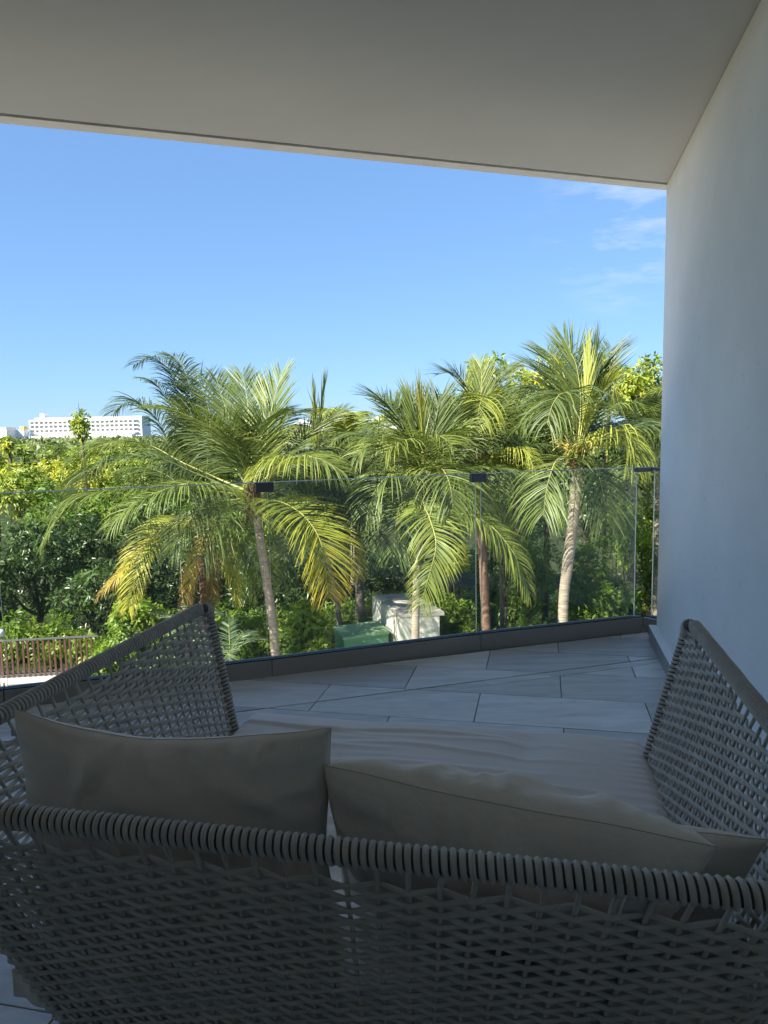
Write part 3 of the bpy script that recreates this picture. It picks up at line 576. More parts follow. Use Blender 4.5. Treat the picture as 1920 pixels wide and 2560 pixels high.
V, F = boxVF(fa+fn*0.032+Z*(GZ+0.2), fb-fa, fn*0.03, Z*0.05); mk('bottom_rail', V, F, M['clip'], fe)
lp = root('garden_lamp', at(2, 1660, 16.9)*np.array([1, 1, 0])+np.array([0, 0, GZ]), 'white rounded garden lamp above the left end of the fence', 'lamp')
base = np.array(lp.location)
V, F = tubeVF([base, base+Z*1.05], 0.03, 8, cap=False); mk('post', V, F, M['clip'], lp)
zz = np.linspace(0, 1, 9); V, F = tubeVF([base+Z*(1.03+0.22*t) for t in zz], [0.005]+[0.13*sqrt(max(1-(2*t-1)**2, 0))+0.02 for t in zz[1:-1]]+[0.01], 12, cap=False); mk('lamp_shade', V, F, M['lampm'], lp, smooth=True)

# ------------------------------------------------------------------ far hotel
def hotel():
    Y = 480.0; k = Y/1800
    h = root('hotel_building', (at(230, 1100, Y)[0], Y, GZ), 'long white hotel with rows of balconies on the horizon at the left', 'building')
    def X(px): return at(px, 1090, Y)[0]
    def Zp(px, py): return at(px, py, Y)[2]
    x0, x1 = X(75), X(356); zt = Zp(100, 1050); zt2 = Zp(100, 1046)
    V, F = aab(x0, x1, Y, Y+18, GZ, zt); mk('hotel_wall', V, F, M['hotel'], h)
    V, F = aab(X(88), x1, Y+1, Y+17, zt, zt2+0.3); mk('roof_parapet', V, F, M['hotel'], h)
    V, F = aab(X(100), X(110), Y+2, Y+8, zt2+0.3, Zp(105, 1034)); mk('roof_tower', V, F, M['hotel'], h)
    bw = 11.6*k
    zr = [Zp(200, 1061.5), Zp(200, 1071.5), Zp(200, 1081.8)]
    wv, wf = merge([aab(0, bw, -1.4, 0.0, -0.25, 0.05), aab(0, 0.55, -1.4, 0.0, 0.05, 2.35), aab(0.55, bw, -1.4, -1.3, 0.05, 0.75), aab(0.0, bw, -1.4, 0.0, 2.35, 2.75)])
    bm = mesh_data('balcony', wv, wf, M['hotel'])
    gm = mesh_data('window', *aab(0.7, bw-0.15, -0.05, 0.02, 0.06, 2.1), M['hotel_back']); pm = mesh_data('pane', *aab(1.0, bw*0.62, -0.09, -0.06, 0.1, 2.0), M['hotel_glass'])
    nb = int((x1-x0-1)/bw)
    for z_ in zr:
        for q in range(nb):
            for nme, md in (('balcony', bm), ('window', gm), ('pane', pm)):
                o = bpy.data.objects.new(nme, md); COL.objects.link(o)
                if nme == 'pane': o.parent = wdw; o.location = (0, 0, 0)
                else: o.parent = h; o.location = (x0+0.8+q*bw-h.location.x, -0.01, z_-GZ)
                if nme == 'window': wdw = o
    for q in range(nb):
        o = bpy.data.objects.new('arch_opening', pm); COL.objects.link(o); o.parent = h; o.scale = (0.8, 1, 0.35); o.location = (x0+0.8+q*bw-h.location.x, -0.02, Zp(200, 1088)-GZ)
    V, F = aab(X(40), x1-5, Y-6, Y-0.02, GZ, Zp(100, 1090)); mk('podium', V, F, M['hotel'], h)
    h2 = root('low_wing', (X(20), Y-20, GZ), 'low white flat-roofed wing at the far left of the horizon', 'building')
    V, F = aab(X(-90), X(56), Y-20, Y-8, GZ, Zp(30, 1069)); mk('wing_wall', V, F, M['hotel'], h2)
    V, F = aab(X(64), X(75)-0.2, Y-7, Y-2, Zp(70, 1074), Zp(70, 1066)); mk('yellow_room', V, F, M['hotel_yellow'], h2)
    V, F = aab(X(56)+0.1, X(75)-0.2, Y-8, Y-1, GZ, Zp(70, 1074)-0.05); mk('wing_wall', V, F, M['hotel'], h2)
    for q in range(9):
        V, F = aab(X(-20+q*8), X(-20+q*8+5), Y-20.06, Y-20.01, Zp(30, 1082), Zp(30, 1077)); mk('window', V, F, M['hotel_glass'], h2)
    Y2 = 520.0
    for px0, px1, pt, lb in ((930, 1010, 1048, 'distant pale flat-roofed building glimpsed between two palm crowns'), (735, 812, 1056, 'small distant white building just behind the upright spear leaves')):
        a, b_ = at(px0, 1080, Y2)[0], at(px1, 1080, Y2)[0]; hh = root('distant_building', ((a+b_)/2, Y2, GZ), lb, 'building')
        zt = at(px0, pt, Y2)[2]; V, F = aab(a, b_, Y2, Y2+14, GZ, zt); mk('building_wall', V, F, M['hotel'], hh); V, F = aab(a+3, a+9, Y2+2, Y2+8, zt, zt+2); mk('roof_room', V, F, M['hotel'], hh)
        for q in range(6):
            for z_ in (zt-2.4, zt-5.4): V, F = aab(a+1.2+q*3.4, a+3.2+q*3.4, Y2-0.05, Y2-0.01, z_, z_+1.5); mk('window', V, F, M['hotel_glass'], hh)
hotel()

# ------------------------------------------------------------------ palms
def frond(P, lmax, tint, parent, seed, per_m=38, phi0=72, phi1=38, grav=0.24, tiptint=0.0, start=0.14, dark=False, wid=0.023, lift=0.18, m='frond', minl=0.42, ragged=0.08):
    r_ = np.random.default_rng(seed); n_ = 60; C_ = spline(P, n_); T = norm(np.gradient(C_, axis=0))
    ln = np.linalg.norm(np.diff(C_, axis=0), axis=1).sum(); Hh = C_[-1]-C_[0]; Hh[2] = 0
    if np.linalg.norm(Hh) < 0.3: Hh = np.array([0.6, -0.8, 0])+Hh
    s0_ = norm(np.cross(Hh, Z)); side = norm(s0_-T*(T@s0_)[:, None]); Nf = np.cross(side, T)
    cnt = max(12, int(ln*per_m*(1-start))); fr_ = np.linspace(start, 0.995, cnt)
    fr_ = np.concatenate([fr_, fr_+0.5/cnt*(1-start)]); sg = np.repeat([1.0, -1.0], cnt); fr_ = np.clip(fr_+r_.normal(0, 0.003, 2*cnt), 0, 1)
    keep = r_.random(2*cnt) > ragged; fr_, sg = fr_[keep], sg[keep]; N = len(fr_); ix = fr_*(n_-1)
    def samp(A_): return np.stack([np.interp(ix, np.arange(n_), A_[:, k]) for k in range(3)], 1)
    B0, T0, S0, N0 = samp(C_), norm(samp(T)), norm(samp(side)), norm(samp(Nf))
    f = (fr_-start)/(1-start); Lf = lmax*(minl+(1-minl)*np.sin(np.clip(f*0.86+0.16, 0, 1)*pi)**0.7)*r_.uniform(0.88, 1.08, N)
    phi = np.radians(phi0+(phi1-phi0)*f+r_.normal(0, 5, N)); 
    D = S0*(sg*np.sin(phi))[:, None]+T0*np.cos(phi)[:, None]+N0*(lift*r_.uniform(0.3, 1.3, N))[:, None]; D = norm(D)
    K = 5; pts_ = [B0]; d = D.copy(); gv = grav*r_.uniform(0.6, 1.5, N)
    for k in range(K-1):
        pts_.append(pts_[-1]+d*(Lf/(K-1))[:, None]); d = norm(d-Z*(gv*(0.8+0.5*k))[:, None])
    pts_ = np.stack(pts_, 1); tw = norm(np.cross(D, N0)+N0*r_.normal(0, 0.45, N)[:, None])
    prof = np.array([0.45, 1.0, 0.95, 0.62, 0.06])*wid/2
    Wv = tw[:, None]*prof[None, :, None]*np.clip(Lf/lmax+0.15, 0.5, 1.1)[:, None, None]
    V = np.concatenate([pts_-Wv, pts_+Wv], axis=2).reshape(N, K, 2, 3).reshape(-1, 3)
    b0 = np.arange(N)[:, None]*K*2; q = np.arange(K-1)[None]*2; F = np.stack([b0+q, b0+q+1, b0+q+3, b0+q+2], -1).reshape(-1, 4)
    tv = tint+tiptint*f**1.3+r_.normal(0, 0.05, N); tv = np.repeat(tv, K*2).reshape(N, K, 2)+np.array([0, 0, 0.02, 0.06, 0.15])[None, :, None]*(0.4+tint)
    fo = mk('frond', V, F, M[m], parent, smooth=True, attrs={'tint': ('POINT', np.clip(tv, 0, 1).ravel())})
    rr = np.linspace(1, 0.12, n_)*0.021*(ln/4.0)**0.5; rr[:6] *= np.linspace(1.9, 1.1, 6)
    V, F = tubeVF(C_, rr, 5, cap=False); mk('midrib', V, F, M['rachis_dark' if dark else 'rachis'], fo, smooth=True)
    return fo
def auto_curve(c, az, el, ln, droop, n_=7):
    p = np.array(c, float); P = [p.copy()]; h = np.array([sin(az), cos(az), 0]); e = el
    for k in range(n_):
        p = p+(h*cos(e)+Z*sin(e))*ln/n_; P.append(p.copy()); e -= droop*(0.5+k/n_)
    return P
def trunk(P, r0, r1, parent, m, seed, ring=0.085, depth=0.05):
    C_ = spline(P, 90); l = np.concatenate([[0], np.cumsum(np.linalg.norm(np.diff(C_, axis=0), axis=1))]); s = np.linspace(0, l[-1], 220)
    C2 = np.stack([np.interp(s, l, C_[:, k]) for k in range(3)], 1); t = s/l[-1]
    r = r0+(r1-r0)*t+0.35*r0*np.exp(-s/0.25); r = r*(1+depth*((s/ring) % 1-0.5))*(1+0.03*np.sin(s*5+seed))
    V, F = tubeVF(C2, r, 14, up=(0.2, 1, 0), cap=False); return mk('trunk', V, F, M[m], parent, smooth=True)
def fibre(c, r, h, parent, seed, down=0.5, nstr=60):
    """shaggy boot of old leaf bases under the crown"""
    r_ = np.random.default_rng(seed); parts = []
    for k in range(nstr):
        a = r_.uniform(0, 2*pi); o_ = np.array([cos(a), sin(a), 0]); z_ = r_.uniform(-h, 0.12); b = np.array(c)+o_*r*0.7+Z*z_
        up_ = r_.uniform(0.1, 0.32); tip = b+o_*r_.uniform(0.05, 0.16)+Z*(up_ if r_.random() > down else -up_)
        parts.append(tubeVF([b, (b+tip)/2+o_*0.03, tip], [0.035, 0.022, 0.004], 4))
    V, F = merge(parts); return mk('leaf_base_fibre', V, F, M['fibre'], parent)
def flowers(c, parent, seed, n_=34, L_=0.5, r=0.16, m='flower'):
    r_ = np.random.default_rng(seed); parts = []
    for k in range(n_):
        a = r_.uniform(0, 2*pi); o_ = np.array([cos(a), sin(a), 0]); b = np.array(c)+o_*r*0.5; l = L_*r_.uniform(0.5, 1.1)
        m1 = b+o_*l*0.55+Z*l*r_.uniform(0.1, 0.6); tip = m1+o_*l*0.35+Z*l*r_.uniform(-0.4, 0.25)
        parts.append(tubeVF(spline([b, m1, tip], 6), np.linspace(0.017, 0.006, 6), 4))
    V, F = merge(parts); o = mk('flower_stalk', V, F, M[m], parent); o['kind'] = 'stuff'; return o
sid = [100]
def palm(label, crown, trunkpx, r0, r1, tm, fronds, autos=(), lmax=1.08, fib=None, seed=0, wid=0.023, scale_m='frond'):
    cpos = at(*crown); base = at(*trunkpx[-1]); base[2] = GZ
    ro = root('palm_tree', (base[0], base[1], GZ), label, 'palm tree', 'palms in the garden')
    P = [np.array([base[0], base[1], GZ-0.1])]+[at(*q) for q in trunkpx[:-1]][::-1]+[cpos]
    trunk(P, r0, r1, ro, tm, seed)
    fibre(cpos-Z*0.05, r1+0.03, fib or 0.35, ro, seed+1)
    for fr in fronds:
        sid[0] += 1; opt = fr[1] if len(fr) > 1 and isinstance(fr[1], dict) else {}; pts_ = fr[0]
        P = []; d0 = pts_[0][2] if len(pts_[0]) > 2 else crown[2]
        # fill missing depths
        ds = [q[2] if len(q) > 2 else None for q in pts_]; ds[0] = ds[0] or crown[2]; ds[-1] = ds[-1] or ds[0]
        known = [i for i, x in enumerate(ds) if x is not None]; dd = np.interp(range(len(ds)), known, [ds[i] for i in known])
        P = [at(q[0], q[1], x) for q, x in zip(pts_, dd)]
        # stop the leaf before it runs out: the leaflets themselves reach beyond the midrib tip
        kw = dict(lmax=lmax, tint=0.2, wid=wid, m=scale_m); kw.update(opt); frond(P, parent=ro, seed=sid[0], **kw)
    for (az, el, ln, dr_, tint) in autos:
        sid[0] += 1; frond(auto_curve(cpos, radians(az), radians(el), ln, dr_), lmax=lmax, tint=tint, parent=ro, seed=sid[0], wid=wid, dark=tint < 0.2, m=scale_m)
    return ro
SP = dict(phi0=7, phi1=4, grav=0.0, lift=0.02, per_m=16, start=0.3, lmax=0.8, minl=0.7)      # unopened spear leaf
palm('tallest left palm with pale ringed trunk at the railing joint, fronds sweeping left', (632, 1232, 15), [(650, 1345, 15), (668, 1460, 15), (684, 1580, 15), (692, 1700, 15)], 0.105, 0.085, 'trunk', [
    ([(632, 1225), (655, 1155), (682, 1010), (704, 935, 15.9)], dict(tint=0.22, phi0=48, phi1=25, grav=0.03)),
    ([(628, 1220), (628, 1100, 15.5), (618, 1000, 16.2), (606, 935, 17)], dict(tint=0.14, phi0=45, phi1=22, grav=0.03)),
    ([(625, 1210), (585, 1115, 14.4), (512, 1060, 13.9), (430, 1025, 13.6), (370, 1020, 13.4)], dict(tint=0.24, grav=0.10, lmax=1.0)),
    ([(610, 1225), (463, 1160, 15.5), (376, 1115, 15.8), (289, 1106), (225, 1130), (180, 1200, 16)], dict(tint=0.2)),
    ([(600, 1230), (480, 1180), (400, 1148, 14.5), (305, 1145), (232, 1170, 14), (195, 1225)], dict(tint=0.1, dark=True)),
    ([(610, 1238), (429, 1217, 14.2), (289, 1225, 13.9), (193, 1246), (140, 1304, 13.6), (118, 1350, 13.6)], dict(tint=0.2, grav=0.22)),
    ([(610, 1238), (500, 1210, 13.6), (434, 1217, 13.2), (338, 1256, 12.9), (275, 1315, 12.7)], dict(tint=0.22, grav=0.3, lmax=1.0)),
    ([(655, 1235), (690, 1170, 14), (735, 1142, 13.4), (795, 1146, 13), (860, 1180, 12.9)], dict(tint=0.34, grav=0.35, tiptint=-0.15, start=0.24)),
    ([(650, 1250), (705, 1256, 14.2), (760, 1290, 13.6), (800, 1350, 13.3), (815, 1430, 13.2), (820, 1490, 13.2)], dict(tint=0.28, tiptint=0.55, grav=0.12, ragged=0.05)),
    ([(650, 1215), (700, 1150, 15.5), (752, 1098, 16), (812, 1052, 16.4), (860, 1025, 16.6)], dict(tint=0.14, grav=0.08, phi0=52)),
    ([(640, 1215), (595, 1110, 16), (562, 1015, 16.6), (540, 945, 17.2)], dict(tint=0.14, grav=0.05, phi0=48, phi1=25)),
    ([(620, 1220), (560, 1130, 16), (500, 1070, 17), (440, 1040, 17.5)], dict(tint=0.1, dark=True)),
    ([(645, 1220), (720, 1175, 16), (790, 1175, 17), (850, 1215, 17.5)], dict(tint=0.08, dark=True)),
    ([(612, 1245), (530, 1262, 14.5), (465, 1310, 14), (425, 1385, 13.8)], dict(tint=0.16, grav=0.25, lmax=0.95)),
    ([(612, 1250), (560, 1275, 14.2), (525, 1330, 13.9), (505, 1390, 13.8)], dict(tint=0.16, grav=0.25)),
    ([(628, 1222), (640, 1120, 14.4), (655, 1060, 14), (690, 1030, 13.8)], dict(tint=0.15, grav=0.1, phi0=40)),
    ([(628, 1222), (600, 1140, 14.4), (585, 1080, 14), (560, 1050, 13.8)], dict(tint=0.18, grav=0.12, phi0=40)),
    ([(650, 1240), (700, 1230, 15.2), (740, 1270, 15.5), (755, 1330, 15.7)], dict(tint=0.1, grav=0.2, dark=True)),
    ], [(20, 60, 3.2, 0.2, 0.1), (-30, 48, 3.4, 0.25, 0.1), (50, 40, 3.2, 0.25, 0.1)], fib=0.45, seed=3)
palm('shaggy brown-trunked palm, dark curled fronds at upper left, yellow fronds hanging low', (508, 1290, 16.9), [(512, 1380, 16.9), (516, 1470, 16.9), (520, 1640, 16.9)], 0.16, 0.17, 'fibre', [
    ([(508, 1285), (478, 1150), (462, 1010), (425, 925), (375, 895), (335, 912, 17.8)], dict(tint=0.05, dark=True, grav=0.2, lmax=0.9)),
    ([(508, 1285), (488, 1150), (480, 1030), (470, 950), (445, 900), (405, 882, 18)], dict(tint=0.08, dark=True, grav=0.18, lmax=0.8)),
    ([(508, 1285), (440, 1160), (400, 1060), (350, 1010), (310, 1010), (275, 1040, 17.3)], dict(tint=0.1, dark=True)),
    ([(508, 1285), (470, 1130), (430, 1020), (390, 960), (350, 945, 17.4)], dict(tint=0.06, dark=True, lmax=0.7)),
    ([(505, 1285), (520, 1140), (524, 1040), (505, 965), (480, 940, 17.2)], dict(tint=0.12, grav=0.12)),
    ([(495, 1295), (440, 1312, 16.1), (370, 1355, 15.7), (300, 1432, 15.5), (245, 1490, 15.4)], dict(tint=0.62, tiptint=0.3, grav=0.3, lmax=0.6)),
    ([(500, 1300), (430, 1300, 15.8), (362, 1365, 15.1), (338, 1445, 14.9), (322, 1520, 14.8)], dict(tint=0.42, tiptint=0.22, grav=0.15, lmax=0.8)),
    ([(515, 1300), (552, 1330, 16), (574, 1400, 15.7), (586, 1460), (592, 1500, 15.6)], dict(tint=0.52, grav=0.1, lmax=0.6, phi0=40, phi1=18)),
    ([(515, 1295), (585, 1320, 16), (632, 1395, 15.7), (650, 1475, 15.6)], dict(tint=0.3, grav=0.2)),
    ([(505, 1300), (490, 1380, 16.3), (475, 1460, 16.2), (462, 1540, 16.2)], dict(tint=0.75, tiptint=0.2, grav=0.1, lmax=0.5, phi0=35)),
    ([(510, 1300), (528, 1380, 16.5), (530, 1460, 16.4), (528, 1530, 16.4)], dict(tint=0.95, grav=0.1, lmax=0.45, phi0=35)),
    ], [(0, 55, 3.3, 0.22, 0.1), (60, 45, 3.2, 0.25, 0.1), (-60, 50, 3.0, 0.25, 0.1), (120, 20, 2.6, 0.25, 0.2)], fib=1.3, seed=7)
palm('slim palm with two upright spear leaves standing behind the green cabinet', (800, 1255, 19), [(815, 1370, 19), (838, 1480, 19), (856, 1600, 19)], 0.075, 0.07, 'trunk', [
    ([(798, 1240), (790, 1100), (785, 985, 19)], dict(SP, tint=0.5)), ([(800, 1240), (797, 1100), (810, 965, 19)], dict(SP, tint=0.45)),
    ([(805, 1250), (850, 1300, 18), (900, 1385, 17.7), (935, 1420, 17.8)], dict(tint=0.02, dark=True, lmax=0.8)),
    ([(805, 1250), (880, 1290, 18.2), (960, 1360, 18), (1010, 1405, 18)], dict(tint=0.02, dark=True, lmax=0.8)),
    ([(805, 1255), (845, 1310, 17.6), (885, 1390, 17.3), (896, 1440, 17.2)], dict(tint=0.3, tiptint=0.4, grav=0.3, lmax=0.7)),
    ([(795, 1255), (745, 1300, 18), (712, 1380, 17.8), (705, 1460, 17.8)], dict(tint=0.1, dark=True)),
    ([(805, 1245), (870, 1180, 18.6), (940, 1180), (1000, 1240, 18.4)], dict(tint=0.16)),
    ([(805, 1245), (850, 1230, 18), (900, 1270), (930, 1340, 17.5)], dict(tint=0.08, dark=True)),
    ([(805, 1245), (850, 1140, 18.6), (900, 1100), (950, 1110, 18.4)], dict(tint=0.2)),
    ([(795, 1245), (760, 1170, 18.6), (715, 1160), (680, 1200, 18.4)], dict(tint=0.14)),
    ], [(10, 60, 3.2, 0.2, 0.12), (-40, 50, 3.4, 0.25, 0.12), (40, 50, 3.2, 0.25, 0.1), (90, 30, 3.2, 0.25, 0.1), (150, 30, 3.2, 0.28, 0.12), (200, 40, 3.0, 0.3, 0.12)], seed=11)
palm('palm in front of the cream block, slender curved trunk half covered by a drooping frond', (1060, 1205, 14.8), [(1056, 1290, 14.6), (1047, 1380, 14.4), (1040, 1500, 14.2), (1033, 1640, 14)], 0.085, 0.07, 'trunk', [
    ([(1062, 1190), (1025, 1105), (990, 1035), (955, 1000), (925, 992, 15.5)], dict(tint=0.08, grav=0.06, dark=True)),
    ([(1062, 1190), (1040, 1090), (1015, 1030), (980, 995, 16)], dict(tint=0.3, grav=0.08)),
    ([(1062, 1190), (1048, 1090), (1038, 1030), (1026, 1000, 15.5)], dict(tint=0.16, phi0=25, phi1=12, grav=0.0)),
    ([(1060, 1190), (1054, 1060), (1048, 985, 14.8)], dict(SP, tint=0.58)),
    ([(1065, 1190), (1082, 1090), (1096, 1015), (1103, 990, 15.5)], dict(tint=0.1, grav=0.03, phi0=45, phi1=22, dark=True)),
    ([(1070, 1190), (1108, 1120), (1145, 1070), (1180, 1060, 15.2)], dict(tint=0.2)),
    ([(1050, 1195), (985, 1130, 14), (935, 1110), (888, 1140, 13.7)], dict(tint=0.22, grav=0.25)),
    ([(1050, 1200), (990, 1185, 13.8), (945, 1215), (918, 1280, 13.5)], dict(tint=0.16, grav=0.3)),
    ([(1062, 1205), (1060, 1262, 13.8), (1072, 1290, 13.2), (1090, 1360, 12.8), (1072, 1440, 12.7), (1050, 1515, 12.7)], dict(tint=0.3, grav=0.2, lmax=0.78, lift=0.1)),
    ([(1075, 1210), (1120, 1278, 14), (1180, 1288, 13.7), (1235, 1322, 13.5), (1288, 1390, 13.4), (1322, 1480, 13.3)], dict(tint=0.26, tiptint=0.12, grav=0.32, lmax=0.85)),
    ([(1070, 1200), (1130, 1190, 14.2), (1180, 1230, 14), (1205, 1290, 13.9)], dict(tint=0.26, grav=0.35)),
    ([(1055, 1205), (1010, 1240), (990, 1310, 14), (985, 1380, 13.9)], dict(tint=0.14, grav=0.2)),
    ([(1062, 1192), (1070, 1120, 14.2), (1095, 1090, 13.8), (1130, 1110, 13.6)], dict(tint=0.24, grav=0.2)),
    ([(1058, 1192), (1030, 1120, 14.2), (1000, 1105, 13.8), (965, 1130, 13.6)], dict(tint=0.24, grav=0.2)),
    ], [(0, 60, 3.2, 0.2, 0.12), (-50, 45, 3.2, 0.25, 0.12), (50, 45, 3.2, 0.25, 0.1), (90, 20, 3.0, 0.25, 0.15), (165, 35, 2.2, 0.4, 0.2)], seed=17)
palm('palm with reddish brown trunk standing behind the right railing joint', (1199, 1160, 17), [(1203, 1300, 17), (1210, 1440, 17), (1222, 1600, 17)], 0.115, 0.105, 'trunk_red', [
    ([(1199, 1145), (1190, 1030), (1165, 965), (1128, 935), (1098, 935, 17.6)], dict(tint=0.04, dark=True, grav=0.05)),
    ([(1199, 1145), (1201, 1020), (1204, 940), (1200, 905, 17.8)], dict(tint=0.22, lmax=0.8, phi0=35, phi1=20, grav=0.02)),
    ([(1200, 1145), (1217, 1030, 16.3), (1212, 990, 15.9), (1200, 1010, 15.6), (1190, 1075, 15.4)], dict(tint=0.34, grav=0.3, start=0.3)),
    ([(1203, 1155), (1237, 1141, 16.2), (1285, 1122, 15.8), (1325, 1135, 15.6), (1345, 1180, 15.5)], dict(tint=0.42, grav=0.45, lmax=0.8)),
    ([(1195, 1150), (1150, 1080), (1112, 1062), (1075, 1095, 16.4)], dict(tint=0.22)),
    ([(1199, 1155), (1178, 1175, 16), (1150, 1240), (1140, 1310, 15.4)], dict(tint=0.2, grav=0.3)),
    ([(1205, 1155), (1240, 1185, 16), (1268, 1250), (1278, 1320, 15.6)], dict(tint=0.2, grav=0.3)),
    ([(1205, 1145), (1240, 1040), (1285, 990), (1320, 990, 17.5)], dict(tint=0.1, dark=True)),
    ([(1205, 1145), (1225, 1030), (1245, 950), (1270, 915, 18)], dict(tint=0.08, dark=True, grav=0.06)),
    ([(1195, 1150), (1170, 1040, 16.4), (1150, 1000, 16), (1120, 1000, 15.8)], dict(tint=0.25, grav=0.2)),
    ([(1199, 1155), (1200, 1165, 15.8), (1205, 1200, 15.3), (1208, 1260, 15.2)], dict(tint=0.25, grav=0.25)),
    ], [(100, 25, 3.2, 0.25, 0.12), (260, 25, 3.2, 0.25, 0.12), (0, 35, 3.0, 0.25, 0.1)], seed=23)
pc = palm('right-hand palm with pale leaning trunk and orange-yellow flower stalks', (1440, 1140, 14), [(1442, 1190, 14), (1434, 1290, 14), (1418, 1420, 14), (1408, 1520, 14), (1404, 1660, 14)], 0.085, 0.115, 'trunk', [
    ([(1443, 1130), (1452, 1010), (1442, 920), (1426, 880), (1410, 848, 14.6)], dict(tint=0.2, phi0=55, phi1=14, grav=0.02)),
    ([(1440, 1130), (1405, 1010), (1375, 950), (1340, 922), (1300, 918, 14.8)], dict(tint=0.2, grav=0.06)),
    ([(1443, 1130), (1441, 1035, 13.1), (1427, 990, 12.7), (1402, 985, 12.4), (1380, 1015, 12.2), (1368, 1060, 12.1)], dict(tint=0.12, grav=0.35, start=0.34)),
    ([(1452, 1135), (1490, 1102, 13.3), (1528, 1080, 13), (1558, 1078), (1580, 1110, 12.8), (1588, 1165, 12.7)], dict(tint=0.38, grav=0.45, lmax=0.9)),
    ([(1455, 1135), (1530, 1105, 13.6), (1580, 1112), (1612, 1160, 13.3)], dict(tint=0.3, grav=0.3)),
    ([(1445, 1130), (1466, 980), (1470, 885, 14.2)], dict(SP, tint=0.42)), ([(1447, 1130), (1482, 960), (1491, 862, 14.2)], dict(SP, tint=0.02, dark=True)),
    ([(1447, 1130), (1482, 1030), (1515, 965), (1535, 960), (1528, 1010, 13.6)], dict(tint=0.5, phi0=30, phi1=12, grav=0.2, lmax=0.6)),
    ([(1445, 1130), (1475, 1010), (1500, 920), (1528, 870, 15)], dict(tint=0.04, dark=True, grav=0.04, phi0=42)),
    ([(1435, 1130), (1390, 1055), (1345, 1030), (1308, 1060, 13.8)], dict(tint=0.16)),
    ([(1430, 1140), (1392, 1150, 13.5), (1368, 1215), (1358, 1290, 13.2)], dict(tint=0.2, grav=0.25)),
    ([(1440, 1130), (1420, 980), (1395, 905), (1365, 875, 15)], dict(tint=0.12, grav=0.05)),
    ([(1450, 1140), (1488, 1170, 13.6), (1508, 1235), (1514, 1300, 13.4)], dict(tint=0.2, grav=0.25)),
    ([(1437, 1130), (1380, 1000, 14.6), (1340, 975, 14.8), (1300, 985, 15)], dict(tint=0.1, dark=True)),
    ], [(0, 45, 2.8, 0.25, 0.08), (60, 35, 2.8, 0.25, 0.1), (100, 35, 2.6, 0.25, 0.1)], fib=0.15, seed=29)
flowers(at(1437, 1130, 13.9), pc, 4, n_=60, L_=0.42); 
palm('dark fronds of a palm half hidden by the side wall at the right edge', (1645, 1130, 19), [(1645, 1300, 19), (1640, 1600, 19)], 0.15, 0.12, 'trunk', [], [(a, e, 3.4, 0.26, t) for a, e, t in ((270, 55, 0.1), (250, 25, 0.15), (230, 50, 0.2), (200, 30, 0.12), (180, 10, 0.1), (215, 5, 0.15), (0, 60, 0.1), (300, 40, 0.1), (330, 65, 0.08), (100, 40, 0.1), (160, 60, 0.15), (190, 60, 0.18))], seed=31)
palm('pale yellow-green palm crown farther back, between the two leaning groups', (885, 1140, 27), [(885, 1300, 27), (888, 1500, 27)], 0.15, 0.12, 'trunk', [], [(a, e, 3.6, 0.26, t) for a, e, t in ((270, 45, 0.4), (250, 15, 0.38), (230, 40, 0.42), (200, 60, 0.4), (180, 30, 0.35), (150, 40, 0.4), (0, 60, 0.3), (300, 40, 0.35), (330, 55, 0.35), (90, 35, 0.4), (110, 60, 0.4), (160, 10, 0.35))], seed=37, wid=0.05)
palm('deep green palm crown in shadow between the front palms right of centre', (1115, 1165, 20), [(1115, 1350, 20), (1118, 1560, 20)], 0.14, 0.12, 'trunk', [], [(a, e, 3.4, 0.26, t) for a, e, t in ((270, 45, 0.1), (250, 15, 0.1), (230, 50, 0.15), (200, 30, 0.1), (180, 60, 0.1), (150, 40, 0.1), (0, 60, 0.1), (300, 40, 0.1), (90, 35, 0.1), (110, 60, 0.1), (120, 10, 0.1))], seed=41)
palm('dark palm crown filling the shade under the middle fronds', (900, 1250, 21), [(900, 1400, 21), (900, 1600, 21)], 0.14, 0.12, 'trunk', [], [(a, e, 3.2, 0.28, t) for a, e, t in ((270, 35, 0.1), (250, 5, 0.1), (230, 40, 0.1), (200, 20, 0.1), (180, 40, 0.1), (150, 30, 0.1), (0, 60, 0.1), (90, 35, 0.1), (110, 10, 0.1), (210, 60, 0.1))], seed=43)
# two small feathery garden palms
def little(px, py, d_, ln, label, seed, nfr=9):
    c = at(px, py, d_); ro = root('feather_palm', (c[0], c[1], GZ), label, 'small palm')
    V, F = tubeVF([np.array([c[0], c[1], GZ]), c], [0.07, 0.05], 8, cap=False); mk('stem', V, F, M['bark'], ro, smooth=True)
    for k in range(nfr): frond(auto_curve(c, radians(360/nfr*k+seed*13), radians(random.uniform(25, 75)), ln, 0.24), lmax=0.26, tint=random.uniform(0.1, 0.8), parent=ro, seed=seed*50+k, per_m=26, wid=0.02, m='leafb', grav=0.08, start=0.1)
little(468, 1590, 15.5, 1.1, 'bluish feathery small palm right behind the left arm of the daybed', 5)
little(575, 1640, 14.6, 1.0, 'small grey-green feather palm low beside the ringed trunk', 6, 8)

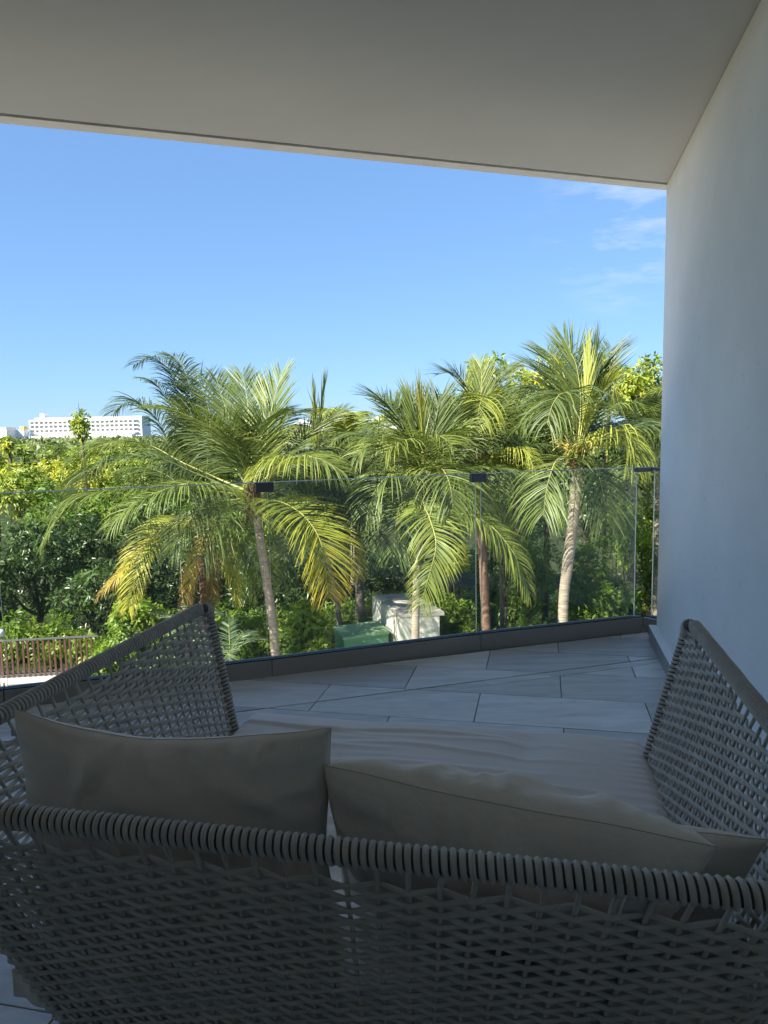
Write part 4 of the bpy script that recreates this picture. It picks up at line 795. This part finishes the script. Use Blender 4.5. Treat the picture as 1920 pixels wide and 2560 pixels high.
# ------------------------------------------------------------------ broadleaf trees and shrubs
def leaves(C_, O_, nl, size, rs, tint_c, droop=0.25, asp=0.34, spread=1.0):
    N = len(C_); rad = rs.normal(0, 1, (N, nl, 3)); rad -= (rad*O_[:, None]).sum(-1, keepdims=True)*O_[:, None]; rad = norm(rad)
    D = norm(O_[:, None]*rs.uniform(0.1, 0.9, (N, nl, 1))+rad*spread-Z*droop*rs.uniform(0.2, 1.6, (N, nl, 1)))
    S_ = size*rs.uniform(0.65, 1.25, (N, nl, 1)); B_ = C_[:, None]+D*S_*0.12+rs.normal(0, size*0.22, (N, nl, 3))
    Wd = norm(np.cross(D, O_[:, None]+rs.normal(0, 0.35, (N, nl, 3)))); Nn = np.cross(Wd, D)
    mid = B_+D*S_*0.5-Nn*S_*0.05; tip = B_+D*S_-Z*S_*0.10
    V = np.stack([B_, mid+Wd*S_*asp/2, tip, mid-Wd*S_*asp/2], 2).reshape(-1, 3)
    F = np.arange(N*nl*4).reshape(-1, 4)
    t = np.repeat(tint_c, nl)+rs.normal(0, 0.10, N*nl); return V, F, np.clip(t, 0, 1)
tree_no = [0]
def broad(name, cat, px, pt, pb, hw, d_, m, label, size=0.13, dens=26, tint=0.5, tvar=0.25, droop=0.25, asp=0.34, nb=9, seed=None, nl=8, group=None, limbs=6, dep=None, grass=False, ylw=0.0):
    tree_no[0] += 1; sd = seed or tree_no[0]*7+1; rs = np.random.default_rng(sd)
    top, bot = at(px, pt, d_), at(px, pb, d_); cz = (top[2]+bot[2])/2; rz = (top[2]-bot[2])/2; rx = hw*d_/FPX; ry = dep or rx*0.85
    c = np.array([top[0], d_+ry*0.4, cz]); ro = root(name, (c[0], c[1], GZ), label, cat, group)
    # lobes
    LC, LR = [], []
    for k in range(nb):
        v = norm(rs.normal(0, 1, 3)); rr_ = rs.uniform(0.25, 0.72); LC.append(c+v*np.array([rx, ry, rz])*rr_); LR.append(np.array([rx, ry, rz])*rs.uniform(0.28, 0.52))
    LC.append(c); LR.append(np.array([rx, ry, rz])*0.62)
    Cs, Os, Ts = [], [], []
    for lc, lr in zip(LC, LR):
        area = 4*pi*((lr[0]*lr[1])**1.6/3+(lr[0]*lr[2])**1.6/3+(lr[1]*lr[2])**1.6/3)**(1/1.6); n_ = max(12, int(area*dens*0.62))
        v = norm(rs.normal(0, 1, (n_, 3))); v[:, 2] = np.where((v[:, 2] < -0.35) & (rs.random(n_) < 0.55), -v[:, 2], v[:, 2])
        rr_ = rs.uniform(0.72, 1.12, (n_, 1)); P = lc+v*lr*rr_; Cs.append(P); Os.append(norm(v/lr*lr.mean()+np.array([0, 0, 0.35])))
        Ts.append(np.full(n_, tint+rs.normal(0, tvar*0.6))+rs.normal(0, tvar*0.5, n_)+(ylw if rs.random() < 0.3 else 0))
    Cs, Os, Ts = np.concatenate(Cs), np.concatenate(Os), np.concatenate(Ts)
    ok = Cs[:, 2] > GZ+0.05; Cs, Os, Ts = Cs[ok], Os[ok], Ts[ok]
    V, F, T_ = leaves(Cs, Os, nl, size, rs, Ts, droop, asp)
    mk('crown' if cat == 'tree' else 'foliage', V, F, M[m], ro, attrs={'tint': ('FACE', T_)})
    # trunk and limbs
    parts = []; b = np.array([c[0]+rs.uniform(-.2, .2), c[1]+0.1, GZ-0.05]); fork = np.array([c[0], c[1], max(GZ+0.3, cz-rz*0.7)]); r0 = 0.035+0.04*rx
    if cat == 'tree':
        parts.append(tubeVF(spline([b, (b+fork)/2+np.array([rs.uniform(-.15, .15), 0, 0]), fork], 8), np.linspace(r0*1.3, r0, 8), 8, up=(0.2, 1, 0), cap=False)); o = mk('trunk', *parts[0], M['bark'], ro, smooth=True); parts = []
        src = fork
    else: src = b
    for k in range(limbs):
        tgt = LC[k % len(LC)]+rs.normal(0, 0.15, 3); parts.append(tubeVF(spline([src, (src+tgt)/2+np.array([0, 0, -0.1*rz]), tgt, tgt+norm(tgt-src)*0.4*rx], 9), np.linspace(r0*0.6, r0*0.1, 9), 6, up=(0.2, 1, 0.1), cap=False))
    V, F = merge(parts); mk('limbs' if cat == 'tree' else 'stem', V, F, M['bark'], ro, smooth=True)
    return ro
T, Sx = ('broadleaf_tree', 'tree'), ('shrub', 'shrub')
# left: big dark-leaved trees behind the fence
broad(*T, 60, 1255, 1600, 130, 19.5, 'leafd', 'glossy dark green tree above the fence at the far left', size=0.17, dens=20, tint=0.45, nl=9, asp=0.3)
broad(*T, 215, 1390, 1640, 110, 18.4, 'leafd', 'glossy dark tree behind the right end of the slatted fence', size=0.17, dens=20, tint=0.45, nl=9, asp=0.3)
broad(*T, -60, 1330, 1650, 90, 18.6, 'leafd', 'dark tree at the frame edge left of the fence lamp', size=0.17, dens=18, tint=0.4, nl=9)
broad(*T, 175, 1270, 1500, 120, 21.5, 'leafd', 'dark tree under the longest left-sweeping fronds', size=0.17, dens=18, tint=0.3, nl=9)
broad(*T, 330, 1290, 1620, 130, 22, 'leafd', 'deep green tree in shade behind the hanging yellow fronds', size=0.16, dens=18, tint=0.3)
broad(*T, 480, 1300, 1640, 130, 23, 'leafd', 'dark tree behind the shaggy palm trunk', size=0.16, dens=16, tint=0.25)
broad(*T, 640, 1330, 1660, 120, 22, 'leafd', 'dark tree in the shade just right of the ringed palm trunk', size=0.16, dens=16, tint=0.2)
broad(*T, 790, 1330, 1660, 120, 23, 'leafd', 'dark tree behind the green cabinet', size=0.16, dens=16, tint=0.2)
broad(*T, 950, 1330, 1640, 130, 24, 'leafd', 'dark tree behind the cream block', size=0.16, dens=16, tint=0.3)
broad(*T, 620, 1180, 1480, 180, 26, 'leafm', 'mid green tree far behind the tallest palm crown', size=0.18, dens=12, tint=0.4)
# left middle distance: yellow-green crowns
broad(*T, 30, 1150, 1330, 90, 27, 'leafy', 'golden yellow-leaved tree at the far left under the hotel', size=0.2, dens=20, tint=0.66, ylw=0.1, droop=0.5)
broad(*T, 110, 1120, 1300, 80, 33, 'leafy', 'yellow-green tree right of the golden one', size=0.2, dens=14, tint=0.62, ylw=0.2, droop=0.5)
broad(*T, 225, 1115, 1300, 85, 30, 'leafy', 'light green tree below the slender sprig', size=0.2, dens=18, tint=0.55, ylw=0.2, droop=0.5)
broad(*T, 340, 1115, 1300, 90, 34, 'leafy', 'light green tree behind the left-sweeping fronds', size=0.2, dens=16, tint=0.5, droop=0.5)
broad(*T, -40, 1105, 1300, 90, 36, 'leafy', 'light green tree cut by the left frame edge', size=0.2, dens=12, tint=0.5, droop=0.5)
broad(*T, 460, 1120, 1300, 90, 36, 'leafy', 'light green tree seen through the curling fronds', size=0.2, dens=12, tint=0.35, droop=0.5)
broad(*T, 560, 1110, 1300, 90, 40, 'leafy', 'light green tree far behind the tallest palm', size=0.22, dens=10, tint=0.35, droop=0.5)
broad(*T, 700, 1110, 1300, 90, 38, 'leafy', 'light green tree behind the spear leaves', size=0.22, dens=10, tint=0.4, droop=0.5)
broad(*T, 850, 1105, 1300, 100, 40, 'leafy', 'light green tree behind the pale palm crown', size=0.22, dens=10, tint=0.45, droop=0.5)
broad(*T, 960, 1110, 1340, 90, 34, 'leafy', 'light green tree between the pale palm and the curved-trunk palm', size=0.22, dens=10, tint=0.35, droop=0.5)
broad(*T, 196, 1018, 1120, 30, 26, 'leafy', 'slender leafy sprig rising in front of the white hotel', size=0.17, dens=26, tint=0.55, nb=6, droop=0.6, limbs=8, seed=77)
broad(*T, 14, 1078, 1140, 26, 28, 'leafy', 'short leafy tip rising in front of the low wing', size=0.17, dens=20, tint=0.5, nb=5, droop=0.6)
for k, (px, pt, d_, lb) in enumerate([(40, 1103, 52, 'first small far crown from the left below the hotel podium'), (120, 1106, 60, 'far rounded crown below the left end of the hotel'), (185, 1103, 56, 'far crown below the middle of the hotel'), (260, 1104, 62, 'far crown below the hotel near the fronds'), (330, 1102, 58, 'far crown at the hotel end seen through fronds')]):
    broad(*T, px, pt, 1180, 55, d_, 'leafy', lb, size=0.3, dens=6, tint=0.3, nb=6, droop=0.4, limbs=3)
broad(*T, 250, 1190, 1400, 100, 25, 'leafm', 'mid green tree under the arching left fronds', size=0.17, dens=18, tint=0.5)
broad(*T, 400, 1180, 1420, 110, 26, 'leafm', 'mid green tree left of the shaggy trunk, behind hanging fronds', size=0.17, dens=16, tint=0.45)
broad(*T, 120, 1215, 1400, 90, 24, 'leafm', 'mid green tree below the yellow-green crowns at the left', size=0.17, dens=18, tint=0.5)
# right: tall trees behind the palms
broad(*T, 1212, 862, 1130, 72, 19.2, 'leafy', 'tall light green tree rising behind the red-trunked palm', size=0.19, dens=20, tint=0.6, droop=0.7, ylw=0.1)
broad(*T, 1295, 920, 1230, 80, 19.5, 'leafy', 'yellow-green tree between the two right-hand palms', size=0.19, dens=17, tint=0.6, droop=0.6, ylw=0.25)
broad(*T, 1385, 855, 1200, 85, 20, 'leafy', 'light green tree behind the flowering palm', size=0.19, dens=16, tint=0.55, droop=0.6, ylw=0.2)
broad(*T, 1585, 895, 1060, 62, 20, 'leafy', 'bright yellow-leaved tree beside the side wall', size=0.19, dens=24, tint=0.62, droop=0.55, ylw=0.15)
broad(*T, 1530, 845, 1010, 34, 21, 'leafy', 'narrow leafy top right of the dark spear leaf', size=0.18, dens=22, tint=0.55, droop=0.6, nb=6)
broad(*T, 1640, 865, 1130, 55, 21, 'leafy', 'green tree top touching the side wall edge', size=0.19, dens=20, tint=0.55, droop=0.6)
broad(*T, 1130, 940, 1250, 85, 23, 'leafy', 'light green tree behind the curved-trunk palm', size=0.2, dens=14, tint=0.4, droop=0.6)
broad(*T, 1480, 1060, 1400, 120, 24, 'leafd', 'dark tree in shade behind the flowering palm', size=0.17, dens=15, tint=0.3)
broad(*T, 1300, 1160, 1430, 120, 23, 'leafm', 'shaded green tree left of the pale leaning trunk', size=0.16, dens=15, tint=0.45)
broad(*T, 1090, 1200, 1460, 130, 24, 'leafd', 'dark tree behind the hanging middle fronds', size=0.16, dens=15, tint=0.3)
# right lower bushes
broad(*Sx, 1300, 1330, 1640, 115, 18.5, 'leafm', 'large fine-leaved green bush left of the pale leaning trunk', size=0.13, dens=38, tint=0.6, nl=9)
broad(*Sx, 1500, 1350, 1650, 120, 18, 'leafm', 'large green bush right of the pale leaning trunk', size=0.13, dens=38, tint=0.5, nl=9)
broad(*Sx, 1640, 1200, 1600, 90, 19, 'leafm', 'tall green bush by the wall end', size=0.13, dens=26, tint=0.4, nl=9)
broad(*Sx, 1570, 1250, 1420, 60, 18, 'leafm', 'bush with bright leaf sprays near the corner of the railing', size=0.16, dens=26, tint=0.6)
broad(*Sx, 1135, 1470, 1680, 75, 17.5, 'leafm', 'bright green bush just right of the cream block', size=0.12, dens=34, tint=0.6, nl=9)
broad(*Sx, 1135, 1370, 1450, 40, 18, 'leafy', 'yellow-leaved bush left of the reddish trunk', size=0.17, dens=40, tint=0.95, asp=0.5)
broad(*Sx, 1255, 1195+70, 1340, 35, 16.5, 'leafy', 'small light green sapling right of the reddish trunk', size=0.16, dens=34, tint=0.55)
broad(*Sx, 1180, 1560, 1700, 60, 16, 'leafm', 'low bush at the foot of the reddish trunk', size=0.12, dens=30, tint=0.5)
broad(*Sx, 1320, 1545, 1700, 80, 15.6, 'leafm', 'low strappy bush along the railing base', size=0.18, dens=26, tint=0.65, asp=0.2)
broad(*Sx, 1500, 1525, 1700, 90, 15.5, 'leafm', 'low bush along the railing base near the corner', size=0.16, dens=26, tint=0.55, asp=0.22)
# left lower hedges
broad(*Sx, 300, 1490, 1720, 75, 16.6, 'leafm', 'bright green hedge bush right of the slatted fence', size=0.13, dens=44, tint=0.75, nl=9, asp=0.42)
broad(*Sx, 390, 1485, 1720, 75, 16.9, 'leafm', 'bright green bush behind the left arm of the daybed', size=0.13, dens=44, tint=0.7, nl=9, asp=0.42)
broad(*Sx, 255, 1600, 1720, 45, 16.2, 'leafm', 'low bright shrub at the end of the slatted fence', size=0.14, dens=40, tint=0.7, asp=0.42)
broad(*Sx, 590, 1520, 1700, 75, 17, 'leafm', 'clipped green hedge left of the ringed palm trunk', size=0.12, dens=46, tint=0.7, nl=9, asp=0.45)
broad(*Sx, 500, 1540, 1700, 60, 17.2, 'leafm', 'green hedge behind the tip of the left arm', size=0.12, dens=40, tint=0.6, nl=9, asp=0.45)
broad(*Sx, 765, 1500, 1640, 50, 15.8, 'leafm', 'open round-leaved shrub left of the green cabinet', size=0.22, dens=13, tint=0.6, asp=0.5, nl=6)
broad(*Sx, 735, 1570, 1700, 60, 15.6, 'leafm', 'dark green low shrub right of the ringed trunk', size=0.13, dens=34, tint=0.4, asp=0.45)
broad(*Sx, 795, 1590, 1700, 32, 15.3, 'leafm', 'low shrub with pale yellow-green leaves against the green cabinet', size=0.13, dens=34, tint=0.85, asp=0.5)
broad(*Sx, 110, 1550, 1690, 90, 18, 'leafm', 'understorey shrub seen through the fence slats', size=0.16, dens=22, tint=0.6)
broad(*Sx, 10, 1540, 1690, 70, 18, 'leafm', 'understorey shrub behind the garden lamp', size=0.16, dens=22, tint=0.5)
broad(*Sx, 210, 1580, 1690, 50, 17.6, 'leafm', 'understorey shrub behind the last fence slats', size=0.16, dens=22, tint=0.6)
# thin dead stems near the shaggy palm
ds = root('dead_stem', at(455, 1500, 16.8)*np.array([1, 1, 0])+np.array([0, 0, GZ]), 'thin pale dead stems left of the shaggy palm trunk', 'dead branch')
V, F = tubeVF(spline([at(462, 1560, 16.8), at(456, 1480, 16.8), at(451, 1400, 16.8)], 12), np.linspace(0.03, 0.006, 12), 6); mk('stem', V, F, M['trunk'], ds, smooth=True)
V, F = tubeVF(spline([at(470, 1500, 16.6), at(488, 1465, 16.6), at(503, 1437, 16.6)], 12), np.linspace(0.022, 0.012, 12), 6); mk('stem', V, F, M['trunk'], ds, smooth=True)

# ------------------------------------------------------------------ far forest as one mass
rs = np.random.default_rng(99)
ny_, nx_ = 160, 260; yy = 62*(470/62)**(np.linspace(0, 1, ny_)); A = np.linspace(-1.2, 1.2, nx_)
YY, AA = np.meshgrid(yy, A, indexing='ij'); XX = AA*(YY*0.75+25)
hz = -0.35+0.55*fnoise(XX/6, YY/6, 5, 3, 1.0)+0.35*fnoise(XX/60, YY/60, 8, 2, 1.0)
V = np.stack([XX, YY, hz-0.35], -1).reshape(-1, 3)
Vb = []; nclu = 26000; ry = 62*(468/62)**rs.random(nclu); rxx = rs.uniform(-1.1, 1.1, nclu)*(ry*0.75+25)
h_ = -0.35+0.55*fnoise(rxx/6, ry/6, 5, 3, 1.0)+0.35*fnoise(rxx/60, ry/60, 8, 2, 1.0)+rs.normal(0, 0.18, nclu)
C_ = np.stack([rxx, ry, h_], 1); O_ = norm(rs.normal(0, 0.5, (nclu, 3))+np.array([0, -0.5, 1.0]))
tt = np.clip(0.45+0.3*fnoise(rxx/15, ry/15, 12, 2, 1.0), 0, 1)
V2, F2, T2 = leaves(C_, O_, 4, 1.0, rs, tt, 0.2, 0.6)
sc = np.repeat((0.35+ry/260), 16)[:, None]; V2 = np.repeat(C_, 16, axis=0)+(V2-np.repeat(C_, 16, axis=0))*sc
F1 = gridF(ny_, nx_); Va = np.concatenate([V, V2]); Fa = np.concatenate([F1, F2+len(V)])
o = mk('forest_canopy', Va, Fa, M['forest'], attrs={'tint': ('FACE', np.concatenate([np.full(len(F1), 0.1), T2]))}); props(o, 'low mangrove forest canopy stretching to the hotel', kind='stuff')
# ground cover between the shrubs
n_ = 5200; gx = rs.uniform(-12, 13, n_); gy = rs.uniform(14.5, 24, n_); C_ = np.stack([gx, gy, np.full(n_, GZ+0.12)+rs.uniform(0, 0.25, n_)], 1)
ok = ~((gx < -6.9) & (gy < 17.6)) & ~((gx > -1.6) & (gx < 1.6) & (gy > 15.9) & (gy < 18.6)); C_ = C_[ok]
V, F, T_ = leaves(C_, norm(rs.normal(0, 0.4, C_.shape)+Z), 7, 0.2, rs, np.clip(rs.normal(0.45, 0.2, len(C_)), 0, 1), 0.1, 0.25)
o = mk('ground_cover', V, F, M['leafm'], attrs={'tint': ('FACE', T_)}); props(o, 'leafy ground cover below the garden palms', kind='stuff')
